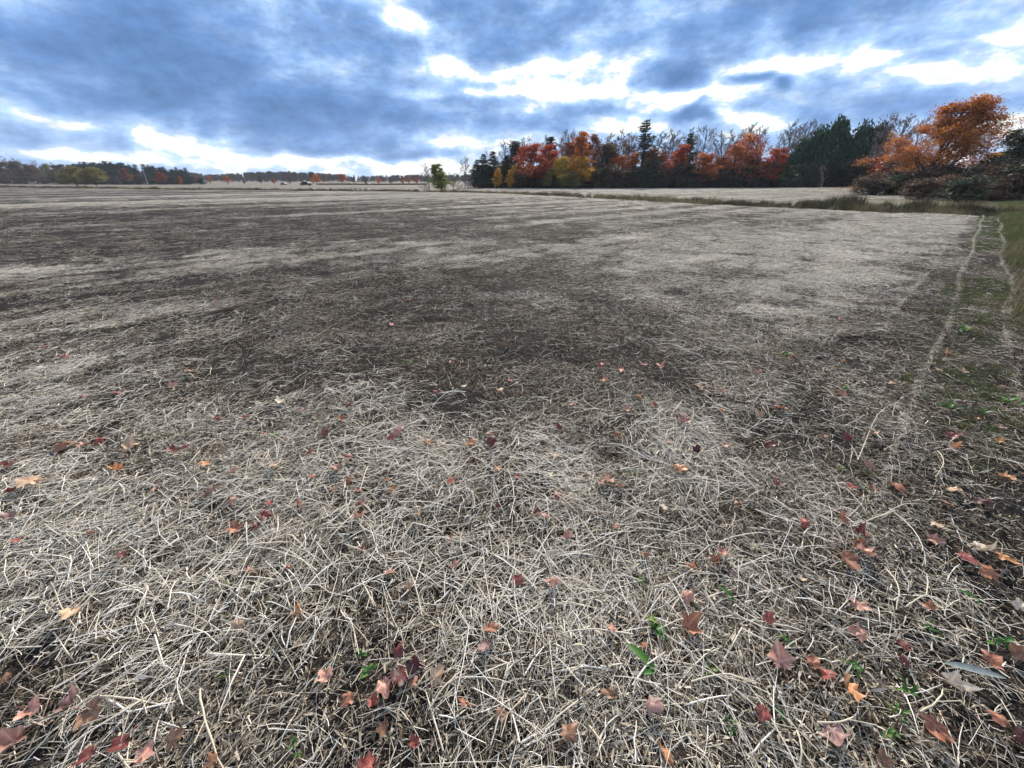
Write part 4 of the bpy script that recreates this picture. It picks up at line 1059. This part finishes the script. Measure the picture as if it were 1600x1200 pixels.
# ------------------------------------------------------------------ far things: pole, cars, hedge strip
def bx(cx, cy, cz, sx, sy, sz, tx=1.0, ty=1.0):
    """a box whose top is drawn in by tx, ty"""
    v = []
    for z, kx, ky in ((-1, 1, 1), (1, tx, ty)):
        for a, b in ((-1, -1), (1, -1), (1, 1), (-1, 1)):
            v.append((cx + a * sx / 2 * kx, cy + b * sy / 2 * ky, cz + z * sz / 2))
    q = [(0, 3, 2, 1), (4, 5, 6, 7), (0, 1, 5, 4), (1, 2, 6, 5), (2, 3, 7, 6), (3, 0, 4, 7)]
    return np.array(v), np.array(q)
def part(name, pieces, mat, parent, bevel=0.0, smooth=False):
    g = Geo()
    for v, q in pieces: g.add(v, q)
    o = obj(name, g.mesh(name, [mat], smooth), parent)
    if bevel:
        b = o.modifiers.new('bevel', 'BEVEL'); b.width = bevel; b.segments = 2
    return o
M_POLE = mat_plain('weathered_pole', (0.27, 0.25, 0.23), 0.9)
M_CAR = mat_plain('dark_car_paint', (0.012, 0.018, 0.035), 0.5, var=0.1, spec=0.25)
M_GLASS = mat_plain('car_glass', (0.02, 0.024, 0.03), 0.45, var=0.05, spec=0.2)
M_TYRE = mat_plain('tyre_rubber', (0.015, 0.015, 0.016), 0.9)
M_RIM = mat_plain('wheel_rim', (0.10, 0.10, 0.105), 0.6, 0.3)
x, y = place_xy(231, 195)
e = tag(obj('utility_pole', None, loc=(x, y, float(height(x, y, False))), rot=(0, radians(1.5), 0)), 'pale wooden pole standing in the gap of the western pines', 'pole')
P = np.array([[[0, 0, -0.3], [0, 0, 4], [0.03, 0, 8.4]]]); v, q = tubes(P, np.array([[0.17, 0.15, 0.11]]), 8)
part('shaft', [(v, q)], M_POLE, e, smooth=True)
part('crossarm', [bx(0, -0.12, 7.7, 1.7, 0.1, 0.12)], M_POLE, e)
for dx in (-0.7, 0.7):
    v, q = tubes(np.array([[[dx, -0.12, 7.75], [dx, -0.12, 7.86], [dx, -0.12, 7.93]]]), np.array([[0.04, 0.055, 0.03]]), 8)
    part('insulator', [(v, q)], M_RIM, e)
def car(px, Y, label, heading, s=1.0):
    x, y = place_xy(px, Y)
    e = tag(obj('parked_car', None, loc=(x, y, float(height(x, y, False))), rot=(0, 0, heading), scl=(s, s, s)), label, 'car', 'dark cars across the far field')
    part('body', [bx(0, 0, 0.62, 4.5, 1.8, 0.62, 0.97, 0.94), bx(-0.2, 0, 1.22, 2.9, 1.66, 0.60, 0.74, 0.84)], M_CAR, e, 0.06)
    for sx, w in ((1.18, 1), (-1.58, -1)):
        part('windscreen' if w > 0 else 'rear_window', [(np.array([(sx + 0.07 * w, -0.68, 0.99), (sx + 0.07 * w, 0.68, 0.99), (sx - 0.32 * w, 0.60, 1.47), (sx - 0.32 * w, -0.60, 1.47)]), np.array([(0, 1, 2, 3)]))], M_GLASS, e)
    for sy in (-1, 1):
        part('side_window', [(np.array([(-1.3, 0.815 * sy, 1.02), (0.95, 0.815 * sy, 1.02), (0.66, 0.735 * sy, 1.45), (-1.05, 0.735 * sy, 1.45)]), np.array([(0, 1, 2, 3)]))], M_GLASS, e)
        for sx in (-1.4, 1.4):
            t = np.array([[[sx, 0.72 * sy, 0.33], [sx, 0.80 * sy, 0.33], [sx, 0.92 * sy, 0.33]]])
            v, q = tubes(t, np.array([[0.33, 0.33, 0.30]]), 16); w = part('wheel', [(v, q)], M_TYRE, e)
            v, q = tubes(np.array([[[sx, 0.85 * sy, 0.33], [sx, 0.935 * sy, 0.33], [sx, 0.94 * sy, 0.33]]]), np.array([[0.22, 0.2, 0.01]]), 12); part('rim', [(v, q)], M_RIM, w)
        part('headlight', [bx(2.22, 0.62 * sy, 0.70, 0.06, 0.34, 0.14)], M_GLASS, e)
car(478, 176, 'dark car out on the far field below the bright orange tree', 0.15, 0.95)
car(443, 200, 'low dark car on the far field, left of the larger one', 0.0, 0.62)
car(547, 202, 'low dark car by the dark strip, nearer to the orange trees', 0.1, 0.5)
car(575, 202, 'tiny dark car by the dark strip, farthest right', -0.1, 0.5)
# dark hedge strip behind the cars
x0, y0 = place_xy(497, 214); x1, y1 = place_xy(664, 214)
rg = np.random.default_rng(44); n = 900; t = rg.random(n)
x = x0 + (x1 - x0) * t; y = y0 + (y1 - y0) * t + rg.uniform(-0.8, 0.8, n); s = rg.uniform(0.35, 0.75, n)
o = scatter('hedge_strip', REED, np.stack([x, y, height(x, y, False)], 1), np.stack([0 * x, 0 * x, rg.random(n) * 6.28], 1), np.stack([s * 2.2, s * 2.2, s], 1), rg.integers(0, 6, n))
tag(o, 'low dark strip of weeds across the far field before the orange trees', 'weeds', kind='stuff')

# ------------------------------------------------------------------ fallen leaves, stalks and weeds, each where it lies
def mat_fallen():
    m, N = new_mat('fallen_leaf')
    base = N.n('ShaderNodeObjectInfo').outputs['Color']; rnd = N.n('ShaderNodeObjectInfo').outputs['Random']
    co = N.n('ShaderNodeTexCoord').outputs['Object']
    off = N.v('ADD', co, N.n('ShaderNodeCombineXYZ', {0: N.m('MULTIPLY', rnd, 40.0)}).outputs[0])
    n = N.noise(off, 2.6, 5, 0.65); n2 = N.noise(off, 14.0, 4, 0.6)
    col = N.mix(N.mapr(n, 0.35, 0.7), base, N.n('ShaderNodeHueSaturation', {'Color': base, 'Value': 0.52, 'Saturation': 0.9, 'Hue': 0.49}).outputs[0])
    col = N.mix(N.mapr(n2, 0.56, 0.72, 0, 0.7), col, (0.07, 0.035, 0.02))
    col = N.mix(N.m('MULTIPLY', attr(N, 'tone'), 0.55), col, N.n('ShaderNodeHueSaturation', {'Color': base, 'Value': 1.5, 'Saturation': 0.7}).outputs[0])
    s = bsdf(N, col, 0.5, None, 0.35)
    tr = N.n('ShaderNodeBsdfTranslucent', {'Color': col}).outputs[0]
    return finish(m, N, N.n('ShaderNodeMixShader', {0: 0.18, 1: s, 2: tr}).outputs[0])
M_FALLEN = mat_fallen()
M_PETIOLE = mat_plain('leaf_stem', (0.22, 0.075, 0.04), 0.6)
LOBES = [(-90, 0.20), (-74, 0.42), (-56, 0.58), (-40, 0.66), (-26, 0.56), (-10, 0.60), (4, 0.82), (14, 0.98), (24, 0.80), (34, 0.74), (44, 0.60), (54, 0.70), (64, 0.86), (76, 0.94), (90, 1.14)]
def maple_mesh(seed, curl, fold):
    rg = np.random.default_rng(seed)
    half = [(a + rg.normal(0, 2), r * rg.uniform(0.9, 1.1)) for a, r in LOBES]
    pts = [(math.cos(radians(a)) * r, math.sin(radians(a)) * r) for a, r in half]
    left = [(-math.cos(radians(a)) * r * rg.uniform(0.92, 1.06), math.sin(radians(a)) * r) for a, r in half[1:-1]][::-1]
    out = np.array(pts + left) * 0.5
    n = len(out)
    rings = [out * k for k in (0.33, 0.68, 1.0)]
    xy = np.concatenate([[[0, 0]]] + rings)
    x, y = xy[:, 0], xy[:, 1]; r2 = x * x + y * y
    th = rg.random() * 6.28
    ax = x * math.cos(th) + y * math.sin(th)
    z = curl * 1.5 * ax * ax + fold * np.abs(x) * 0.8 - 0.12 * r2 + 0.06 * np.sin(9 * x + seed) * np.cos(8 * y) + rg.normal(0, 0.012, len(x)) + curl * 0.6 * np.maximum(y - 0.2, 0) ** 2 * 3
    # strong curls roll over
    k = curl * 1.7
    ca = ax * (1 - 0.33 * np.minimum((k * ax) ** 2, 1.6)); d = ca - ax
    x = x + d * math.cos(th); y = y + d * math.sin(th)
    V = np.stack([x, y, z - z.min() * 0.4], 1)
    i = np.arange(n); j = (i + 1) % n
    tri = np.stack([np.zeros(n, int), 1 + i, 1 + j], 1)
    q = np.concatenate([np.stack([1 + b * n + i, 1 + (b + 1) * n + i, 1 + (b + 1) * n + j, 1 + b * n + j], 1) for b in (0, 1)])
    # veins along the lobe axes are paler
    ang = np.degrees(np.arctan2(xy[:, 1], np.abs(xy[:, 0]))); vein = np.maximum.reduce([np.exp(-((ang - a) / 7.0) ** 2) for a in (-38, 14, 90)])
    return mesh_np('maple_leaf', V, [tri, q], [M_FALLEN], {'tone': np.where(r2 < 1e-6, 1, vein)}, smooth=True)
def petiole_mesh(seed):
    rg = np.random.default_rng(seed); t = np.linspace(0, 1, 5)
    P = np.stack([0.12 * rg.normal() * t ** 2, -0.06 - 0.55 * t, 0.05 + 0.10 * t * (1 - t) + 0.04 * rg.normal() * t], 1)
    v, q = tubes(P[None], np.array([[0.016, 0.013, 0.011, 0.011, 0.018]]), 5)
    g = Geo(); g.add(v, q); return g.mesh('petiole', [M_PETIOLE], True)
FLATL = [maple_mesh(k, 0.12, 0.10) for k in range(4)]
CURLL = [maple_mesh(10 + k, 0.42, 0.22) for k in range(5)]
ROLLL = [maple_mesh(20 + k, 0.75, 0.35) for k in range(4)]
PETI = [petiole_mesh(k) for k in range(4)]
LEAFCOL = {'salmon': (0.50, 0.245, 0.175), 'rust': (0.36, 0.135, 0.065), 'dark red': (0.17, 0.036, 0.030), 'orange': (0.56, 0.25, 0.085), 'tan': (0.55, 0.36, 0.22),
           'maroon': (0.085, 0.020, 0.026), 'mauve': (0.31, 0.175, 0.16), 'pale': (0.66, 0.55, 0.41), 'red': (0.34, 0.075, 0.055), 'brown': (0.27, 0.14, 0.08)}
# photo column, row, colour, rough width in photo pixels
L = '''112 959 tan 34;197 873 dark_red 16;392 898 rust 18;450 891 rust 22;467 959 orange 26;372 977 tan 22;47 1108 salmon 42;109 1102 mauve 46;141 1114 brown 40;27 1164 salmon 58;12 1062 brown 32;194 1162 dark_red 34;144 1181 dark_red 34;275 1162 brown 30;231 1188 salmon 30;337 1192 orange 26;
609 891 salmon 24;567 862 dark_red 16;711 886 salmon 18;812 914 red 20;867 914 salmon 28;766 986 rust 26;762 1015 mauve 24;512 1058 salmon 32;622 1026 dark_red 26;648 1044 maroon 34;623 1064 maroon 48;601 1074 salmon 34;644 1070 salmon 22;681 1062 tan 34;547 1090 rust 28;584 1094 red 26;603 1139 brown 28;725 1105 rust 22;578 1194 red 32;783 1114 brown 22;887 1150 brown 34;953 986 salmon 16;956 1087 brown 24;637 920 tan 20;648 1162 red 18;
1131 872 salmon 24;1114 880 rust 20;1079 893 rust 22;1144 904 mauve 14;1071 936 salmon 24;1073 985 rust 38;1249 908 pale 24;1197 975 red 24;1319 876 rust 36;1343 865 salmon 34;1341 945 salmon 32;1347 989 salmon 34;1414 1009 dark_red 22;1215 1041 salmon 40;1264 1045 rust 26;1285 1065 red 26;1324 1084 orange 46;1015 1105 mauve 34;1189 1120 red 26;1300 1148 mauve 46;1457 1137 rust 42;1484 1066 pale 38;1544 1034 rust 30;1547 895 rust 34;1563 871 orange 28;1506 867 red 24;1530 858 pale 34;1596 1024 brown 30;1594 947 pale 24;1559 1131 rust 30;1592 1154 maroon 34;1039 1187 orange 34;1379 1193 brown 28;1452 951 rust 18;1004 1013 rust 16;1412 1030 dark_red 20;
1316 562 orange 10;1125 610 salmon 16;1183 583 salmon 12;1127 641 orange 16;1187 649 tan 16;1219 637 rust 18;1317 619 salmon 16;1391 600 tan 14;1466 576 tan 12;1506 582 tan 14;1167 683 pale 18;1203 693 dark_red 20;1134 697 salmon 16;1287 682 brown 16;1364 685 salmon 18;1323 688 dark_red 18;1484 683 dark_red 20;1487 705 orange 16;1525 652 orange 14;1569 604 salmon 12;1567 668 mauve 16;1355 733 salmon 18;1567 747 orange 24;1487 766 tan 22;1214 760 red 16;1328 766 red 16;1359 766 rust 16;1403 763 rust 26;1533 788 maroon 24;1484 791 brown 20;1256 821 red 22;1317 816 rust 22;1462 818 tan 22;1459 841 salmon 28;1344 838 dark_red 28;1347 854 rust 26;
298 580 orange 16;266 602 salmon 16;127 619 dark_red 16;437 632 pale 16;398 643 pale 14;341 658 dark_red 16;389 658 rust 12;476 644 salmon 12;106 699 rust 30;134 699 salmon 20;159 687 red 16;205 702 tan 26;272 712 dark_red 16;291 712 red 16;322 732 orange 20;416 682 red 14;488 712 red 16;23 730 salmon 20;5 733 dark_red 20;187 740 orange 22;56 760 tan 36;23 774 dark_red 20;388 755 pale 16;369 743 rust 16;434 738 tan 18;488 751 salmon 14;327 776 mauve 22;367 790 salmon 18;422 790 red 16;416 813 dark_red 24;403 826 dark_red 18;369 832 rust 26;25 810 mauve 20;39 849 red 18;
612 506 red 10;967 524 salmon 9;792 539 red 10;708 566 salmon 11;939 571 red 18;969 579 rust 16;942 594 orange 14;1006 571 salmon 14;1029 575 salmon 18;798 594 salmon 12;779 607 tan 18;680 612 dark_red 14;567 599 pale 12;725 601 pale 12;894 629 salmon 14;997 620 orange 12;1092 601 tan 18;976 639 salmon 16;547 635 dark_red 16;534 656 rust 14;1023 635 red 14;1070 657 salmon 22;873 667 dark_red 16;507 680 dark_red 14;622 682 salmon 20;611 689 red 14;669 693 orange 16;736 691 orange 18;766 678 salmon 16;768 693 dark_red 20;867 714 pale 20;1087 708 maroon 18;1042 699 red 12;963 682 rust 12;1059 740 orange 26;545 721 red 14;530 736 salmon 24;545 753 rust 18;777 740 orange 14;806 747 red 16;706 757 red 18;732 725 maroon 14;607 755 rust 14;614 768 orange 18;562 768 red 12;522 770 tan 14;954 755 salmon 24;937 757 salmon 16;967 766 rust 18;873 776 rust 20;566 789 dark_red 18;779 794 dark_red 16;
566 815 salmon 24;838 808 dark_red 18;853 812 salmon 18;654 812 tan 16;887 843 salmon 20;1036 801 pale 18;300 420 orange 9;638 468 rust 12;1047 467 salmon 8;1310 500 red 11;1483 553 orange 14;68 543 red 14;100 556 red 12;455 408 rust 8;97 556 rust 12;180 612 red 12;332 468 rust 8;815 610 rust 10;1235 560 rust 10;1560 690 orange 16;860 745 pale 12;470 790 rust 14;250 770 rust 16;150 840 rust 16;700 840 rust 14;960 830 salmon 14;1150 790 rust 14;1010 870 rust 14'''
BANDS = [(0, 540, 'far out on the field'), (540, 625, 'in the dark middle of the field'), (625, 690, 'where the dark ground turns to straw'), (690, 760, 'on the straw just past the dark ground'), (760, 850, 'midway on the foreground straw'), (850, 960, 'on the nearer foreground straw'),
         (960, 1060, 'close to the camera'), (1060, 1130, 'just above the bottom edge'), (1130, 1300, 'along the bottom edge')]
leaves = []
for t in L.replace('\n', '').split(';'):
    a = t.split()
    if len(a) == 4: leaves.append((float(a[0]), float(a[1]), a[2].replace('_', ' '), float(a[3])))
def band(py): return next(b[2] for b in BANDS if b[0] <= py < b[1])
def spots(items):
    """what sets each apart: its band and its order from the left among its like"""
    by = {}
    for i, it in enumerate(items): by.setdefault((band(it[1]), it[2]), []).append(i)
    out = [''] * len(items)
    for (b, c), ids in by.items():
        ids.sort(key=lambda i: items[i][0])
        for k, i in enumerate(ids):
            out[i] = b + ('' if len(ids) == 1 else ', ' + (ORD[k] if len(ids) > 2 else ('left one', 'right one')[k]))
    return out
where = spots(leaves)
rg = np.random.default_rng(99)
for i, (px, py, c, w) in enumerate(leaves):
    gx, gy = (float(v) for v in ground_at(px, py, 0.04))
    depth = gy * CP + (CAM_H - 0.04) * SP
    size = np.clip(w * depth / F_PX * 1.12, 0.05, 0.15)
    style = rg.random()
    me = (FLATL if style < 0.2 else CURLL if style < 0.65 else ROLLL)
    me = me[rg.integers(0, len(me))]
    look = 'flat' if style < 0.2 else 'curled' if style < 0.65 else 'rolled'
    gz = float(height(gx, gy)) + 0.028 + 0.016 * rg.random() + 0.026 * float(cover(np.array([gx]), np.array([gy]))[0])
    o = obj('maple_leaf', me, loc=(gx, gy, gz), rot=(rg.normal(0.12, 0.25), rg.normal(0, 0.25), rg.random() * 6.28), scl=(size * rg.uniform(0.7, 1.05), size * rg.uniform(0.85, 1.1), size * rg.uniform(0.9, 1.5)), color=np.array(LEAFCOL[c]) * rg.uniform(0.85, 1.15))
    if rg.random() < 0.25: o.rotation_euler[0] += pi; o.location.z += 0.2 * size
    tag(o, '%s maple leaf %s' % (c, where[i]), 'leaf', 'fallen maple leaves')
    if w >= 20: obj('petiole', PETI[i % 4], o)

# pale stalks that stand out from the straw
M_STALK = mat_tone('pale_stalk', [(0, (0.42, 0.35, 0.24)), (1, (0.66, 0.60, 0.48))], 0.7, 0.3)
STALKS = [((148, 1082), (255, 1100), 0.0042), ((310, 1075), (350, 1200), 0.0042), ((183, 1142), (200, 1200), 0.0046), ((78, 905), (118, 985), 0.003), ((1100, 872), (1165, 868), 0.003), ((1277, 1128), (1340, 1110), 0.0036), ((1385, 885), (1402, 950), 0.0040),
          ((1245, 1140), (1250, 1200), 0.0036), ((670, 1110), (720, 1050), 0.0038), ((1080, 1065), (1190, 1070), 0.0034), ((1390, 790), (1450, 880), 0.0036), ((1385, 800), (1440, 785), 0.0034), ((1440, 1110), (1475, 1075), 0.0034), ((920, 1130), (950, 1180), 0.0040), ((565, 905), (582, 940), 0.0046), ((70, 820), (120, 858), 0.0040), ((1465, 705), (1460, 745), 0.0036), ((1340, 720), (1410, 620), 0.0024), ((300, 1000), (210, 1066), 0.0032), ((820, 1085), (780, 1130), 0.0034)]
items = [((a[0] + b[0]) / 2, (a[1] + b[1]) / 2, 'stalk') for a, b, r in STALKS]
for (a, b, r), wh in zip(STALKS, spots(items)):
    A = np.array([*map(float, ground_at(*a, 0.05)), 0.0]); B = np.array([*map(float, ground_at(*b, 0.05)), 0.0])
    r = r * 0.8; t = np.linspace(0, 1, 8); d = B - A; nrm = np.array([-d[1], d[0], 0]); bow = rg.normal(0, 0.06); kn = rg.normal(0, 0.007, 8)
    Pt = A + d * t[:, None] + nrm * (bow * np.sin(pi * t) + kn * 0.8)[:, None]
    Pt[:, 2] = np.array([float(height(p[0], p[1])) for p in Pt]).mean() + 0.042 + 0.02 * np.sin(pi * t)
    v, q = tubes(Pt[None] - A, (r * np.interp(t, [0, 0.9, 1], [1, 0.7, 0.5]) * (1 + 0.18 * (np.arange(8) % 3 == 1)))[None], 6)
    g = Geo(); g.add(v, q, rg.uniform(0.3, 1))
    o = tag(obj('pale_stalk', g.mesh('pale_stalk', [M_STALK], True), loc=A), 'thick pale bean stalk lying %s' % wh, 'stalk', 'thick pale stalks')
    j = 3 + int(rg.integers(0, 3)); p0 = Pt[j] - A; dv = d / np.linalg.norm(d) * 0.06 + nrm / np.linalg.norm(nrm) * 0.035 * rg.choice([-1, 1])
    S1 = p0 + dv * np.linspace(0, 1, 4)[:, None] + np.array([0, 0, 1]) * (0.02 * np.linspace(0, 1, 4))[:, None]
    v, q = tubes(S1[None], np.full((1, 4), r * 0.5), 5); g = Geo(); g.add(v, q, 0.6)
    obj('side_shoot', g.mesh('side_shoot', [M_STALK], True), o)

# green weeds
M_WEED = mat_tone('green_weed', [(0, (0.02, 0.07, 0.018)), (0.6, (0.05, 0.16, 0.03)), (1, (0.17, 0.26, 0.05))], 0.5, 0.5, 0.25)
def blade_leaf(g, base, az, L, W, rise, K=6, tone=0.5):
    t = np.linspace(0, 1, K)
    c = np.stack([np.cos(az) * L * t, np.sin(az) * L * t, rise * L * np.sin(pi * t * 0.8) + 0.003], 1) + base
    w = W * np.sin(pi * np.clip(t * 0.93 + 0.05, 0, 1)) ** 0.7
    s = np.array([-math.sin(az), math.cos(az), 0])
    m = c - np.array([0, 0, 1]) * (w * 0.25)[:, None]
    V = np.stack([c - s * w[:, None] / 2, m, c + s * w[:, None] / 2], 1).reshape(-1, 3)
    i = np.arange(K * 3).reshape(K, 3)
    q = np.concatenate([np.stack([i[:-1, a], i[:-1, a + 1], i[1:, a + 1], i[1:, a]], -1) for a in (0, 1)])
    g.add(V, q, tone)
WEEDS = [(1026, 1050, 'blade', 54), (1146, 938, 'blade', 26), (1238, 1009, 'blade', 22), (1536, 936, 'blade', 28), (1229, 1126, 'blade', 26), (1328, 1036, 'rosette', 30), (1407, 1112, 'rosette', 30), (1022, 970, 'rosette', 46), (1394, 1150, 'rosette', 26), (1457, 981, 'rosette', 30), (1562, 1000, 'rosette', 36), (1109, 1050, 'rosette', 26), (1142, 1135, 'rosette', 20),
         (356, 914, 'rosette', 14), (345, 1050, 'rosette', 16), (456, 1160, 'rosette', 16), (465, 1176, 'rosette', 16), (565, 1020, 'rosette', 22), (572, 1045, 'rosette', 26), (1319, 607, 'rosette', 20), (1490, 640, 'rosette', 34), (1534, 644, 'rosette', 24), (1316, 730, 'rosette', 14), (1578, 627, 'rosette', 30), (287, 591, 'rosette', 14), (430, 680, 'rosette', 14), (250, 683, 'rosette', 16), (985, 742, 'rosette', 28), (1230, 552, 'rosette', 22), (1505, 515, 'rosette', 30), (640, 565, 'rosette', 16), (1000, 905, 'rosette', 20), (1420, 1075, 'rosette', 30)]
wh = spots([(a, b, 'weed ' + k) for a, b, k, s in WEEDS])
for (px, py, kind, w), place in zip(WEEDS, wh):
    gx, gy = (float(v) for v in ground_at(px, py, 0.04)); depth = gy * CP + (CAM_H - 0.04) * SP; size = w * depth / F_PX
    o = tag(obj('green_weed', None, loc=(gx, gy, float(height(gx, gy)) + 0.02)), ('long green blade leaf ' if kind == 'blade' else 'small green weed seedling ') + place, 'weed', 'green weeds')
    if kind == 'blade':
        g = Geo(); blade_leaf(g, np.array([0, 0, 0.015]), rg.uniform(2.0, 2.6), size, size * 0.24, 0.18, 8, 0.45); obj('leaf', g.mesh('leaf', [M_WEED], True), o)
        g = Geo(); blade_leaf(g, np.array([0, 0, 0.01]), rg.uniform(3.0, 3.9), size * 0.5, size * 0.14, 0.25, 6, 0.35); obj('leaf', g.mesh('leaf', [M_WEED], True), o)
    else:
        for k in range(7):
            g = Geo(); blade_leaf(g, rg.normal(0, 0.12, 3) * size * np.array([1, 1, 0]) + np.array([0, 0, 0.01]), rg.random() * 6.28, size * rg.uniform(0.3, 0.6), size * rg.uniform(0.08, 0.26), rg.uniform(0.2, 0.7), 5, rg.random())
            obj('leaf', g.mesh('leaf', [M_WEED], True), o)
# the grey-blue dead blade on the right
M_DEAD = mat_plain('dead_blade', (0.15, 0.175, 0.18), 0.75, var=0.6, scale=45)
A = np.array([float(v) for v in ground_at(1478, 1034, 0.05)]); B = np.array([float(v) for v in ground_at(1572, 1060, 0.05)])
g = Geo(); blade_leaf(g, np.array([0, 0, 0]), math.atan2(B[1] - A[1], B[0] - A[0]), float(np.hypot(*(B - A))), 0.030, 0.06, 10)
tag(obj('dead_leaf', g.mesh('dead_leaf', [M_DEAD], True), loc=(A[0], A[1], float(height(*A)) + 0.055)), 'long grey-blue dead blade leaf at the right among the straw', 'leaf')

# ------------------------------------------------------------------ thin blue air
g = Geo(); v, q = bx(0, 150, 20.0, 1900, 1300, 48); g.add(v, q)
m, N = new_mat('air')
pv = N.n('ShaderNodeVolumePrincipled', {'Color': (0.80, 0.88, 1.0, 1.0), 'Density': 0.00022})
N.t.links.new(pv.outputs[0], N.t.nodes.new('ShaderNodeOutputMaterial').inputs['Volume'])
tag(obj('haze', g.mesh('haze', [m])), 'thin bluish air over the whole field', 'haze', kind='stuff')
